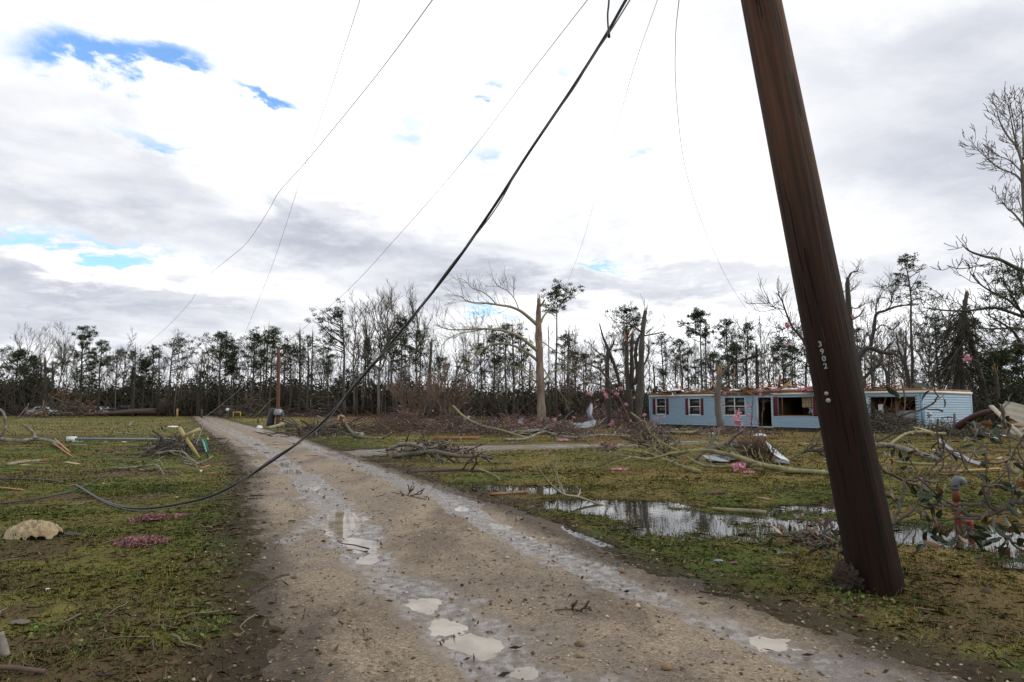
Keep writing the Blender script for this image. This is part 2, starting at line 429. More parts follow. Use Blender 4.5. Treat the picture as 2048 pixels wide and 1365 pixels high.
# ------------------------------------------------------------------ ground, road, driveway, water
def axis(fine0, fine1, step, lo, hi, g):
    a = list(np.arange(fine0, fine1, step)); s = step
    while a[-1] < hi: s *= g; a.append(a[-1] + s)
    b = [fine0]; s = step
    while b[-1] > lo: s *= g; b.append(b[-1] - s)
    return np.array(sorted(set(b[1:] + a)))
def grid_mesh(X, Y, Z, col):
    nr, nc = X.shape
    idx = np.arange(nr * nc).reshape(nr, nc)
    f = np.stack([idx[:-1, :-1], idx[:-1, 1:], idx[1:, 1:], idx[1:, :-1]], -1).reshape(-1, 4)
    m = MB(); m.add(np.stack([X, Y, Z], -1).reshape(-1, 3), f, col.reshape(-1, 3)); return m
def lerp(a, b, t): return np.asarray(a) * (1 - t[..., None]) + np.asarray(b) * t[..., None]
C_GREEN, C_OLIVE, C_STRAW, C_BROWN, C_MUD = (.080, .100, .018), (.152, .132, .031), (.240, .165, .055), (.080, .052, .028), (.034, .024, .016)
def ground_col(x, y):
    n1 = fbm(x * .55, y * .55, 4, .6, 11); n2 = fbm(x * 1.9, y * 1.9, 4, .6, 31); n3 = fbm(x * .16, y * .16, 3, .5, 55)
    right = ss(x - np.interp(y, RY, RXR), .3, 3)
    c = lerp(C_GREEN, C_OLIVE, ss(n1 + .5 * n2 + .10, -.12, .22))
    straw = ss(n3 * 1.3 + n2 * .7 + n1 * .5 + .10 * right - .04, -.02, .30) * (.55 + .4 * right)
    c = c * (1 - straw[..., None]) + np.array(C_STRAW) * straw[..., None]
    br = ss(n2 * .7 + n1 * .9 + .03, .02, .24) * (.85 - .45 * right)
    c = c * (1 - br[..., None]) + np.array(C_BROWN) * br[..., None]
    # trampled muddy verge beside the road
    s, _ = road_in(x, y)
    md = ss(s + .9 * n2 + .5 * n1, -.85, -.12) * ss(s, -1.8, -.2)
    md = np.maximum(md, ss(drive_in(x, y) + .5 * n2, -.6, 0))
    c = c * (1 - .85 * md[..., None]) + np.array(C_MUD) * .85 * md[..., None]
    z = ground_h(x, y)
    wet = 1 - ss(z, -.06, -.015)
    c = c * (1 - .7 * wet[..., None]) + np.array(C_MUD) * .6 * .7 * wet[..., None]
    # bare brown field beyond the far pole, right of the road
    bf = ss(y, 62, 72) * ss(x - np.interp(y, RY, RXR) + 4 * n1, 8, 13) * (1 - ss(x, -6, 2)) * (1 - ss(y, 108, 118))
    c = c * (1 - bf[..., None]) + np.array((.135, .075, .045)) * bf[..., None]
    rl = ss(x + .25 * y, 1, 7) * ss(y, 9.5, 15) * (1 - ss(y, 55, 70)) * (.45 + .5 * ss(n1, -.2, .15))
    c = c * (1 - .6 * rl[..., None]) + np.array((.205, .135, .038)) * .6 * rl[..., None]
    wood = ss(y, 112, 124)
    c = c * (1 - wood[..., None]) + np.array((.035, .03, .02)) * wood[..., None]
    return c
gx = axis(-8, 8, .075, -900, 900, 1.055); gy = axis(2.0, 15, .06, -60, 1500, 1.035)
GX, GY = np.meshgrid(gx, gy)
def surf_mat(name, rough, bump, bscale, fine, wet=False):
    m = bpy.data.materials.new(name); m.use_nodes = True; t = m.node_tree; N = NB(t); bs = t.nodes['Principled BSDF']
    co = N.n('ShaderNodeTexCoord').outputs['Object']
    base = N.n('ShaderNodeVertexColor', layer_name='Col').outputs[0]
    g1 = N.noise(co, fine, 6, .7); g2 = N.noise(co, fine * .13, 4, .6)
    fac = N.m('ADD', .35, N.m('ADD', N.m('MULTIPLY', g1, .9), N.m('MULTIPLY', g2, .4)))
    if wet:
        vo = N.n('ShaderNodeTexVoronoi'); t.links.new(co, vo.inputs['Vector']); vo.inputs['Scale'].default_value = 72
        hsv = N.n('ShaderNodeSeparateColor'); t.links.new(vo.outputs['Color'], hsv.inputs[0])
        w = N.n('ShaderNodeVertexColor', layer_name='wet').outputs[0]
        ws = N.n('ShaderNodeSeparateColor'); t.links.new(w, ws.inputs[0]); w = ws.outputs[0]
        # individual stones: their own tone, fading out where the ruts are smeared with wet fines
        pe = N.m('ADD', .74, N.m('MULTIPLY', N.m('POWER', hsv.outputs[0], 1.8), .72))
        pe = N.m('ADD', N.m('MULTIPLY', pe, N.m('SUBTRACT', 1.0, w)), w)
        fac = N.m('MULTIPLY', fac, pe)
        g3 = N.noise(co, 9, 5, .7)
        film = N.m('MULTIPLY', N.sstep(w, .30, .85), N.sstep(N.m('ADD', N.m('MULTIPLY', g2, .5), N.m('MULTIPLY', g3, .7)), .49, .66))
        rg = N.m('SUBTRACT', N.m('SUBTRACT', .84, N.m('MULTIPLY', w, .36)), N.m('MULTIPLY', film, .36))
        rg = N.m('MAXIMUM', rg, .10)
        flat = N.m('SUBTRACT', 1.0, N.m('MULTIPLY', film, .8))
        t.links.new(rg, bs.inputs['Roughness'])
        t.links.new(N.m('ADD', .35, N.m('MULTIPLY', film, .55)), bs.inputs['Specular IOR Level'])
        hgt = N.m('ADD', N.m('MULTIPLY', vo.outputs['Distance'], N.m('SUBTRACT', -.5, N.m('MULTIPLY', w, -.38))), N.m('MULTIPLY', g1, 1.0))
        hgt = N.m('MULTIPLY', hgt, flat)
    else:
        bs.inputs['Roughness'].default_value = rough; bs.inputs['Specular IOR Level'].default_value = .2
        hgt = N.noise(co, bscale, 5, .7)
    cc = N.n('ShaderNodeCombineXYZ')
    for i in range(3): t.links.new(fac, cc.inputs[i])
    t.links.new(N.mix(1.0, base, cc.outputs[0], 'MULTIPLY'), bs.inputs['Base Color'])
    bn = N.n('ShaderNodeBump'); bn.inputs['Distance'].default_value = bump; t.links.new(hgt, bn.inputs['Height'])
    t.links.new(bn.outputs[0], bs.inputs['Normal'])
    return m
M['ground'] = surf_mat('ground', .95, .05, 14, 26)
M['gravel'] = surf_mat('gravel', .8, .012, 60, 95, wet=True)
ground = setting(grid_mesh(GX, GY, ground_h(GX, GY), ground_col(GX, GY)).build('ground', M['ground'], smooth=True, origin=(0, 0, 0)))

def add_attr(o, name, val):
    at = o.data.color_attributes.new(name, 'FLOAT_COLOR', 'POINT'); v = np.repeat(val.reshape(-1, 1), 3, 1)
    at.data.foreach_set('color', np.hstack([v, np.ones((len(v), 1))]).astype(np.float32).ravel())
ry = axis(2.4, 10, .026, -7, 240, 1.028)
rf = np.linspace(-.16, 1.16, 170)
RYY, RF = np.meshgrid(ry, rf, indexing='ij')
RXX = np.interp(RYY, RY, RXL) * (1 - RF) + np.interp(RYY, RY, RXR) * RF
RZ = road_h(RXX, RYY)
n1 = fbm(RXX * .9, RYY * .35, 4, .6, 77); n2 = fbm(RXX * 3.2, RYY * 2.2, 4, .65, 13)
rut = np.exp(-((RF - .33 - .05 * n1) / .105) ** 2) * .95 + np.exp(-((RF - .84 - .05 * n1) / .085) ** 2) + .45 * np.exp(-((RF - .12) / .05) ** 2) * ss(n1, -.1, .2)
wet = np.clip(ss(rut + 1.2 * n2 + .7 * n1, .16, .82), 0, 1)
wet = np.maximum(wet, .9 * (1 - ss(road_h(RXX, RYY), -.035, -.008)) * ss(road_in(RXX, RYY)[0], .15, .4))
c = lerp((.272, .214, .150), (.205, .163, .120), ss(n2 + n1, -.2, .25))
c = c * (1 - wet[..., None]) + np.array((.165, .138, .115)) * wet[..., None]
mid = ss(fbm(RXX * 1.3, RYY * .6, 4, .6, 99), .02, .22) * .6 * (1 - wet)
c = c * (1 - mid[..., None]) + np.array((.10, .072, .05)) * mid[..., None]
s_in = road_in(RXX, RYY)[0]
ed = ss(-s_in + .55 * n2, -.55, -.03)
c = c * (1 - .8 * ed[..., None]) + np.array((.045, .032, .021)) * .8 * ed[..., None]
farp = ss(RYY, 18, 40)
c = c * (1 - .5 * farp[..., None]) + np.array((.22, .17, .125)) * .5 * farp[..., None]
# tread print of a tyre pressed into the wet fines at the near end
tf = RF - .158 + .010 * (RYY - 4); tp = (np.abs(tf) < .020) & (RYY > 2.6) & (RYY < 5.0)
RZ = RZ + np.where(tp, .014 * np.sin(RYY * 78 + np.sign(tf) * 1.2) - .012, 0)
road = setting(grid_mesh(RXX, RYY, RZ, c).build('gravel_road', M['gravel'], smooth=True, origin=(0, 0, 0)))
add_attr(road, 'wet', wet)
# side driveway towards the house
t_ = np.linspace(-6.4, 10.8, 190); w_ = np.linspace(-2.9, 2.9, 60)
TX, WW = np.meshgrid(t_, w_, indexing='ij')
TY = np.interp(TX, [p[0] for p in DY], [p[1] for p in DY]) + WW
nn = fbm(TX * 1.5, TY * 1.5, 4, .6, 5)
fade = ss(TX, -1, 8)
TZ = .0 - .40 * ss(TY, 24, 58) * ss(TX, -10, 5) + .02 * nn - .09 * ss(np.abs(WW) + nn * 2.6 + fade * 2.2, 1.3, 2.6) - .0 * TX + .006
wd = ss(nn + .3 * np.exp(-((np.abs(WW) - .6) / .3) ** 2), .05, .35)
cd = lerp((.165, .135, .098), (.095, .078, .06), wd); cd = cd * (1 - .75 * fade[..., None]) + np.array((.115, .098, .038)) * .75 * fade[..., None]
drv = setting(grid_mesh(TX, TY, TZ, cd).build('driveway', M['gravel'], smooth=True, origin=(0, 0, 0)))
add_attr(drv, 'wet', wd)

def water_mat(name, col, rough):
    m = bpy.data.materials.new(name); m.use_nodes = True; t = m.node_tree; N = NB(t); bs = t.nodes['Principled BSDF']
    bs.inputs['Base Color'].default_value = (*col, 1); bs.inputs['Roughness'].default_value = rough
    bs.inputs['IOR'].default_value = 1.33; bs.inputs['Specular IOR Level'].default_value = .5
    co = N.n('ShaderNodeTexCoord').outputs['Object']
    bn = N.n('ShaderNodeBump'); bn.inputs['Distance'].default_value = .0012; bn.inputs['Strength'].default_value = .6
    t.links.new(N.noise(co, 7, 3, .5), bn.inputs['Height']); t.links.new(bn.outputs[0], bs.inputs['Normal'])
    return m
M['water'] = water_mat('water', (.030, .026, .020), .02)
M['puddle'] = water_mat('puddle', (.29, .245, .19), .03)
pt = M['puddle'].node_tree; PN = NB(pt); pc = PN.n('ShaderNodeTexCoord').outputs['Object']
pt.links.new(PN.mix(PN.sstep(PN.noise(pc, 3.5, 4, .6), .3, .7), (.20, .165, .125, 1), (.36, .31, .245, 1)), pt.nodes['Principled BSDF'].inputs['Base Color'])
def sheet(name, x0, x1, y0, y1, z, m):
    X, Y = np.meshgrid(np.linspace(x0, x1, 24), np.linspace(y0, y1, 16)); mb = grid_mesh(X, Y, np.full_like(X, z), np.ones(X.shape + (3,)))
    mb.hascol = False
    return setting(mb.build(name, m))
def sheet_poly(name, pts, z, m):
    mb = MB(); mb.add([[x, y, z] for x, y in pts], [list(range(len(pts)))]); return setting(mb.build(name, m))
sheet_poly('ditch_water', [(-1.2, 14.3), (-.55, 12.2), (.15, 10.3), (.75, 9.0), (1.55, 7.2), (2.2, 5.95), (3.4, 5.85), (7.6, 5.75), (7.6, 11.3), (3.0, 12.4), (1.8, 14.0)], WATER_Z, M['water'])
sheet('verge_water', -.55, 1.2, 7.1, 10.6, WATER_Z - .004, M['water'])
sheet('verge_water', -7.1, -5.35, 11.6, 12.9, WATER_Z, M['water'])
# standing water in the two wheel ruts; the uneven road surface decides where it shows
for f0, f1 in ((.16, .52), (.70, .935)):
    yy_ = np.linspace(2.4, 21, 90); ff = np.linspace(f0, f1, 8); YY, FF = np.meshgrid(yy_, ff, indexing='ij')
    XX = np.interp(YY, RY, RXL) * (1 - FF) + np.interp(YY, RY, RXR) * FF
    mb = grid_mesh(XX, YY, np.full_like(XX, -.0215) - .004 * ss(YY, 9, 12), np.ones(XX.shape + (3,))); mb.hascol = False; setting(mb.build('puddle_water', M['puddle']))

# ------------------------------------------------------------------ grass, litter and stones (uncountable)
def in_view(x, y, m=.06):
    return np.abs(x) < (1024 / FPX + m) * y + .6
def scatter(n, y0, y1, pw=1.0, rng=R):
    """n points in the view wedge, density falling with distance"""
    u = rng.random(n); y = (y0 ** pw + u * (y1 ** pw - y0 ** pw)) ** (1 / pw)
    x = (rng.random(n) * 2 - 1) * (.90 * y + 1.3)
    return x, y
def grass_density(x, y):
    s, _ = road_in(x, y); n2 = fbm(x * 1.9, y * 1.9, 4, .6, 31); n1 = fbm(x * .55, y * .55, 4, .6, 11)
    dsy = 1 - ss(s + .9 * n2 + .5 * n1, -.95, .0) * ss(s, -1.9, -.1)
    dsy = np.maximum(dsy, .22 * ss(-s + .6 * n2, .0, .3)) * (s < .06)
    z = ground_h(x, y)
    dsy = dsy * (.16 + .84 * ss(z, -.085, -.03))
    dsy = dsy * (1 - .8 * ss(n2 * .8 + n1 * .8, .08, .3))
    return dsy * (drive_in(x, y) < 0)
def blades(n, y0, y1, pw, L, W, name, dead=0.0):
    x, y = scatter(n, y0, y1, pw)
    k = R.random(n) < grass_density(x, y); x, y = x[k], y[k]; n = len(x)
    z = ground_h(x, y)
    l = L[0] + (L[1] - L[0]) * R.random(n) ** 1.8
    near = (1 - ss(road_in(x, y)[0], -.9, -.3)) * 0 + 1
    l = l * (.6 + .9 * ss(fbm(x * 1.2, y * 1.2, 3, .6, 61), -.2, .3)) * near
    l = np.where(z < -.04, l * 1.7 + (WATER_Z - z), l)
    az = R.random(n) * 2 * np.pi; lean = np.abs(R.normal(0, .75, n)) + .15; lean = np.where(z < -.035, lean * .35, lean); lean = np.where(dead > 0, 1.15 + .4 * R.random(n), lean)
    dirv = np.stack([np.cos(az) * np.sin(lean), np.sin(az) * np.sin(lean), np.abs(np.cos(lean)) + .08], 1)
    w = W[0] + (W[1] - W[0]) * R.random(n)
    e = np.stack([-np.sin(az + .5), np.cos(az + .5), np.zeros(n)], 1)
    b = np.stack([x, y, z - .006], 1)
    mid = b + dirv * (l * .55)[:, None]; tip = mid + (dirv * [1, 1, .25] + np.array([0, 0, -.12])) * (l * .5)[:, None]
    v = np.stack([b - e * w[:, None] / 2, b + e * w[:, None] / 2, mid + e * w[:, None] * .35, tip, mid - e * w[:, None] * .35], 1)
    c = ground_col(x, y) * np.array([1.05, 1.15, .95]) * (.75 + .7 * R.random(n))[:, None]
    st = R.random(n) < .16; c[st] = np.array((.20, .145, .06)) * (.5 + .8 * R.random(st.sum()))[:, None]
    gr = R.random(n) < .30; c[gr] = np.array((.055, .098, .018)) * (.6 + .8 * R.random(gr.sum()))[:, None]
    if dead: c = np.array([(.16, .11, .05), (.11, .07, .035), (.21, .155, .08), (.07, .045, .025)])[R.integers(0, 4, n)] * (.6 + .7 * R.random(n))[:, None]
    m = MB(); m.add(v.reshape(-1, 3), np.arange(n * 5).reshape(n, 5), np.repeat(c, 5, 0))
    return setting(m.build(name, M['grass'], origin=(0, 0, 0)), 'stuff')
blades(420000, 2.3, 13, 1.25, (.018, .060), (.003, .007), 'lawn_grass')
blades(200000, 12, 36, 1.2, (.03, .11), (.008, .018), 'lawn_grass')
blades(50000, 34, 105, 1.3, (.05, .22), (.03, .06), 'lawn_grass')
blades(26000, 2.3, 12.5, 1.25, (.05, .14), (.003, .006), 'tall_grass')
blades(115000, 2.3, 16, 1.2, (.04, .14), (.0025, .005), 'dead_thatch', 1.0)
# broad-leaved weeds in patches on the verges
x, y = scatter(60000, 2.4, 14, 1.2); nw = fbm(x * 1.1, y * 1.1, 4, .6, 301); s = road_in(x, y)[0]
k = (R.random(len(x)) < ss(nw + .12 * np.exp(-((x - 3) / 1.2) ** 2 - ((y - 5.3) / .8) ** 2), .10, .26) * .8) & (s < -.15) & (ground_h(x, y) > -.05); x, y = x[k], y[k]; n = len(x)
cw = np.array([(.06, .115, .02), (.085, .14, .03), (.045, .08, .02), (.12, .13, .035)])[R.integers(0, 4, n)] * (.6 + .8 * R.random(n))[:, None]
m = MB(); m.leaves(np.stack([x, y, ground_h(x, y) + .01 + .045 * R.random(n)], 1), .018 + .028 * R.random(n), .014 + .018 * R.random(n), cw, R, flat=.5)
setting(m.build('verge_weeds', M['grass'], origin=(0, 0, 0)), 'stuff')
# fallen leaves, twigs and bark crumbs along the verges and over the lawn
x, y = scatter(75000, 2.4, 32, 1.15)
s = road_in(x, y)[0]; n2 = fbm(x * 1.4, y * 1.4, 4, .6, 88)
pr = .10 + .9 * np.exp(-((s + .4) / .45) ** 2) + .55 * ss(n2, .05, .3)
pr = np.where(s > .35, .05 + .10 * ss(n2, .1, .3), pr)
k = R.random(len(x)) < pr; x, y = x[k], y[k]
z = surf_h(x, y) + .006 + .012 * R.random(len(x))
cc = np.array([(.055, .034, .02), (.09, .055, .03), (.035, .026, .018), (.12, .075, .04), (.16, .11, .06)])[R.integers(0, 5, len(x))] * (.6 + .7 * R.random(len(x)))[:, None]
m = MB(); m.leaves(np.stack([x, y, z], 1), .02 + .065 * R.random(len(x)) ** 1.5 * (1 + y / 25), .008 + .022 * R.random(len(x)), cc, R, flat=.75)
setting(m.build('leaf_litter', M['grass'], origin=(0, 0, 0)), 'stuff')
x, y = scatter(2600, 2.6, 34, 1.1); s = road_in(x, y)[0]
k = R.random(len(x)) < np.where(s > .2, .10, .6); x, y = x[k], y[k]; n = len(x)
a = R.random(n) * 6.28; l = (.06 + .35 * R.random(n) ** 2.2) * (1 + y / 30)
t5 = np.linspace(-.5, .5, 5)
pts = np.stack([x[:, None] + np.cos(a)[:, None] * l[:, None] * t5 + R.normal(0, .04, (n, 5)) * l[:, None], y[:, None] + np.sin(a)[:, None] * l[:, None] * t5 + R.normal(0, .04, (n, 5)) * l[:, None], np.zeros((n, 5))], -1)
pts[..., 2] = surf_h(pts[..., 0], pts[..., 1]) + .012 + .02 * R.random((n, 1))
rd = ((.002 + .005 * R.random(n)) * (1 + y / 14))[:, None] * np.linspace(1, .45, 5)
cc = np.array([(.05, .036, .026), (.10, .075, .055), (.17, .14, .10), (.035, .028, .022)])[R.integers(0, 4, n)]
m = MB(); m.tubes(pts, rd, 4, cc); setting(m.build('twig_litter', M['grass'], origin=(0, 0, 0)), 'stuff')
# loose stones
x, y = scatter(62000, 2.5, 16, 1.0); s, f = road_in(x, y)
rw = np.exp(-((f - .33) / .1) ** 2) + np.exp(-((f - .84) / .08) ** 2)
pr = np.where(s > -.05, .95 - .78 * np.clip(rw, 0, 1), ( .5 * ss(s, -1.0, -.05) + .012))
k = R.random(len(x)) < pr; x, y = x[k], y[k]; n = len(x)
z = surf_h(x, y); rr = .0028 + .0105 * R.random(n) ** 2.8
rr = np.where(R.random(n) < .004, .02 + .014 * R.random(n), rr)
octv = np.array([[1, 0, 0], [0, 1, 0], [-1, 0, 0], [0, -1, 0], [0, 0, 1], [0, 0, -1]], float); octf = np.array([[0, 1, 4], [1, 2, 4], [2, 3, 4], [3, 0, 4], [1, 0, 5], [2, 1, 5], [3, 2, 5], [0, 3, 5]])
v = octv[None] * rr[:, None, None] * (.65 + .7 * R.random((n, 6, 1))) * np.array([1.15, 1.15, .75]); an = R.random(n) * 6.28
v = np.stack([v[..., 0] * np.cos(an)[:, None] - v[..., 1] * np.sin(an)[:, None], v[..., 0] * np.sin(an)[:, None] + v[..., 1] * np.cos(an)[:, None], v[..., 2]], -1)
v = v + np.stack([x, y, z + rr * .25], 1)[:, None]
cc = np.array([(.28, .19, .10), (.22, .155, .10), (.34, .26, .17), (.12, .095, .075), (.42, .36, .28), (.20, .12, .06)])[R.integers(0, 6, n)] * (.55 + .6 * R.random(n))[:, None]
m = MB(); m.add(v.reshape(-1, 3), (octf[None] + (np.arange(n) * 6)[:, None, None]).reshape(-1, 3), np.repeat(cc, 6, 0))
setting(m.build('loose_gravel', M['grass'], origin=(0, 0, 0)), 'stuff')

# storm litter strewn over both lawns: bark flakes, chips, shreds of siding and foam
x, y = scatter(9000, 9, 75, 1.0); s = road_in(x, y)[0]; n2 = fbm(x * .5, y * .5, 4, .6, 188)
k = (R.random(len(x)) < .10 + .8 * ss(n2, .0, .22)) & (s < -.1) & (ground_h(x, y) > -.44); x, y = x[k], y[k]; n = len(x)
cc = np.array([(.07, .045, .028), (.11, .07, .045), (.04, .032, .024), (.20, .12, .07), (.26, .19, .12), (.40, .37, .32), (.36, .17, .19)])[R.choice(7, n, p=[.26, .24, .2, .12, .08, .05, .05])] * (.6 + .7 * R.random(n))[:, None]
m = MB(); m.leaves(np.stack([x, y, surf_h(x, y) + .02 + .03 * R.random(n)], 1), .06 + .22 * R.random(n) ** 2 * (1 + y / 60), .03 + .07 * R.random(n) ** 2, cc, R, flat=.8)
setting(m.build('storm_litter', M['grass'], origin=(0, 0, 0)), 'stuff')
# ------------------------------------------------------------------ trees
class Sticks:
    """collects branch polylines of equal ring count and grows leaves"""
    def __init__(s): s.d = {}
    def add(s, pts, rad, col=None):
        pts = np.asarray(pts, float); s.d.setdefault(len(pts), []).append((pts, np.asarray(rad, float)))
    def into(s, mb, sides=5, thin=4, col=None):
        for k, l in s.d.items():
            p = np.array([a for a, _ in l]); r = np.array([b for _, b in l]); big = r[:, 0] > .06
            for sel, sd_ in ((big, sides), (~big, thin)):
                if sel.any(): mb.tubes(p[sel], r[sel], sd_, col)
        return mb
def unit(v): v = np.asarray(v, float); return v / (np.linalg.norm(v) + 1e-9)
def path(rng, p, dv, L, wob, up, k=6):
    pts = [np.array(p, float)]; dv = unit(dv)
    for i in range(k - 1):
        dv = unit(dv + rng.normal(0, wob, 3) + np.array([0, 0, up])); pts.append(pts[-1] + dv * L / (k - 1))
    return np.array(pts), dv
def bush_out(st, rng, p, dv, L, r, lev, nch, wob=.22, up=.10, rmin=.012, spread=.75, shr=.55, k=6):
    pts, _ = path(rng, p, dv, L, wob, up, k)
    st.add(pts, np.linspace(r, max(r * .35, rmin), k))
    ends = [pts[-1]]
    if lev <= 0: return ends
    for i in range(nch[0]):
        t = .25 + .75 * rng.random(); j = min(int(t * (k - 1)), k - 2); q = pts[j] + (pts[j + 1] - pts[j]) * (t * (k - 1) - j)
        base = unit(pts[j + 1] - pts[j]); side = unit(np.cross(base, rng.normal(size=3)))
        ends += bush_out(st, rng, q, unit(base + side * spread * (.6 + .8 * rng.random())), L * shr * (.6 + .7 * rng.random()) * (1.15 - .4 * t), max(r * .5, rmin), lev - 1, nch[1:] or nch, wob, up, rmin, spread, shr, 5)
    return ends
def tuft(mb, rng, c, rad, n, L, W, cols, flat=.2):
    c = np.asarray(c); n_ = n * len(c)
    cen = np.repeat(c, n, 0); off = rng.normal(size=(n_, 3)); off /= np.linalg.norm(off, axis=1, keepdims=True)
    q = cen + off * (np.repeat(np.broadcast_to(rad, len(c)), n)[:, None] * rng.random((n_, 1)) ** .5) * np.array([1, 1, .62])
    dirs = off + rng.normal(0, .6, (n_, 3)) + np.array([0, 0, .3])
    cols = np.asarray(cols); cc = cols[rng.integers(0, len(cols), n_)] * (.6 + .8 * rng.random((n_, 1)))
    mb.leaves(q, L * (.6 + .8 * rng.random(n_)), W * (.6 + .8 * rng.random(n_)), cc, rng, dirs=dirs)
PINEC = [(.035, .050, .020), (.026, .038, .018), (.050, .062, .026)]
def pine(label, base, h, rng, crown=.42, spread=2.6, nb=22, lean=(0, 0), r0=None, group=None, dens=20, top=1.0, name='pine_tree', side=None, bend=.02, skip=0.0, low=0, clump=.5):
    base = np.asarray(base, float); r0 = r0 or h * .0115 + .05
    t = thing(name, label, 'tree', base, group)
    k = 9; z = np.linspace(0, 1, k)
    bx = np.cumsum(rng.normal(0, bend, (k, 2)), 0) * h * .25; bx -= bx[0]
    tr = base + np.stack([bx[:, 0] + lean[0] * h * z ** 1.4, bx[:, 1] + lean[1] * h * z ** 1.4, h * z], 1)
    tr[0, 2] -= .3
    mb = MB(); mb.tube(tr, np.linspace(r0, .04, k), 7)
    st = Sticks(); ends = []; rr = []
    hs = [h * (1 - crown) + h * crown * ((i + rng.random()) / nb) ** .9 for i in range(nb)] + [h * (.25 + .35 * rng.random()) for _ in range(low)]
    for i, zz in enumerate(hs):
        f = (zz - h * (1 - crown)) / (h * crown)
        p = np.array([np.interp(zz, h * z, tr[:, j]) for j in range(3)])
        a = rng.random() * 6.28
        if side is not None and rng.random() < .75: a = side + rng.normal(0, .6)
        prof = (1 - max(f, 0) ** 2.2) * (.45 + .75 * min(max(f, 0) * 3, 1)) + .12 if f > 0 else .35
        L = spread * prof * (.55 + .75 * rng.random()) * top
        pts, dv = path(rng, p, (math.cos(a), math.sin(a), .15 + .45 * max(f, 0)), L, .16, .09, 6)
        st.add(pts, np.linspace(.028 + .01 * L, .012, 6))
        if rng.random() < skip: continue
        for j in range(2, 6):
            if f < 0 and rng.random() < .6: continue
            if rng.random() < .66:
                q = pts[j] + rng.normal(0, .22, 3); ends.append(q); rr.append(clump * (.6 + .7 * rng.random()))
                if rng.random() < .55:
                    sp = q + rng.normal(0, .5, 3) * [1, 1, .4]; st.add(np.linspace(pts[j - 1], sp, 4), [.018, .015, .012, .01]); ends.append(sp); rr.append(clump * (.5 + .6 * rng.random()))
    st.into(mb, 6, 4); mb.build('trunk', M['bark_dark'], t, True)
    if ends:
        ends.append(tr[-1] + [0, 0, .1]); rr.append(.4)
        lb = MB(); tuft(lb, rng, np.array(ends), np.array(rr), dens, .34, .075, PINEC); lb.build('crown', M['needles'], t)
    return t
def bare(label, base, h, rng, r0=None, group=None, levels=3, nch=(9, 6, 5), spread=.62, up=.13, name='bare_tree', mat_='bark_grey', fork=.45, lean=(0, 0), rmin=.013, shr=.5):
    base = np.asarray(base, float); r0 = r0 or h * .011 + .03
    t = thing(name, label, 'tree', base, group)
    st = Sticks(); k = 9; z = np.linspace(0, 1, k)
    tr = base + np.stack([lean[0] * h * z ** 1.5 + np.cumsum(rng.normal(0, .012, k)) * h, lean[1] * h * z + np.cumsum(rng.normal(0, .012, k)) * h, h * z], 1); tr[0] = base - [0, 0, .3]
    mb = MB(); mb.tube(tr, np.linspace(r0, .02, k) , 7)
    cr = MB()
    for i in range(nch[0]):
        zz = h * (fork + (1 - fork) * (i + rng.random()) / nch[0] * .93)
        p = np.array([np.interp(zz, h * z, tr[:, j]) for j in range(3)]); a = rng.random() * 6.28
        bush_out(st, rng, p, (math.cos(a) * spread, math.sin(a) * spread, .8), h * (.34 - .2 * (zz / h - fork)) * (.6 + .6 * rng.random()), r0 * (1.05 - zz / h) * .8 + .018, levels - 1, nch[1:], .15, up, rmin, .62, shr)
    st.into(cr, 5, 3)
    mb.build('trunk', M[mat_], t, True); cr.build('crown', M[mat_], t)
    return t
def spike(mb, rng, p, dv, r, L, n=9):
    """splintered end of a snapped stem"""
    dv = unit(dv); a = unit(np.cross(dv, [.3, .9, .1])); b = np.cross(dv, a)
    for i in range(n):
        th = 6.28 * i / n + rng.random(); q = p + (a * math.cos(th) + b * math.sin(th)) * r * (.35 + .5 * rng.random()) - dv * r
        l = L * (.25 + rng.random() ** 2 * .9)
        mb.tube([q, q + dv * l * .6 + rng.normal(0, .02, 3), q + dv * (l + r) + rng.normal(0, .06 * L, 3)], [r * .30, r * .20, .006], 5)
def limb(pxs, D0, D1, k=5):
    n = len(pxs); return catmull([P(x, y, D0 + (D1 - D0) * i / (n - 1)) for i, (x, y) in enumerate(pxs)], k)
def twigs(st, rng, pts, n, L, r=.02, lev=1, nch=(4,), t0=.4, up=.12, wob=.2, spread=.8):
    m = len(pts)
    for i in range(n):
        t = t0 + (1 - t0) * (i + rng.random()) / n; j = min(int(t * (m - 1)), m - 2); q = pts[j]
        base = unit(pts[j + 1] - pts[j]); side = unit(np.cross(base, rng.normal(size=3)))
        bush_out(st, rng, q, base + side * spread, L * (.5 + .8 * rng.random()), r, lev, nch, wob, up, .010, .7, .55, 5)
def gz(x, y): return float(surf_h(x, y))
def foot(px, D):
    x = P(px, 815, D)[0]; return np.array([x, D, gz(x, D)])
def top_h(px, py, D): return P(px, py, D)[2] - foot(px, D)[2]

# -- far treeline, left to right: kind, px of trunk foot, top row in the photo, distance, label
rg = np.random.default_rng(21)
PL = 'pines standing in the far treeline'; BL = 'bare trees standing in the far treeline'
def tp(px, py, D, label, group=PL, **k): return pine(label, foot(px, D), top_h(px, py, D), np.random.default_rng(int(px * 7 + py)), group=group, **k)
def tb(px, py, D, label, group=BL, **k): return bare(label, foot(px, D), top_h(px, py, D), np.random.default_rng(int(px * 5 + py)), group=group, **k)
tp(28, 704, 112, 'dark rounded evergreen tree at the far left edge of the treeline', crown=.72, spread=3.4, nb=46, dens=46, name='evergreen_tree', clump=.75)
tp(62, 716, 116, 'lower dark evergreen beside the rounded evergreen at the far left', crown=.7, spread=2.4, nb=34, dens=40, name='evergreen_tree', clump=.7)
tb(36, 670, 128, 'pale thin bare tree rising behind the rounded evergreen at far left')
tb(78, 682, 126, 'slender bare tree left of the snapped dark stems')
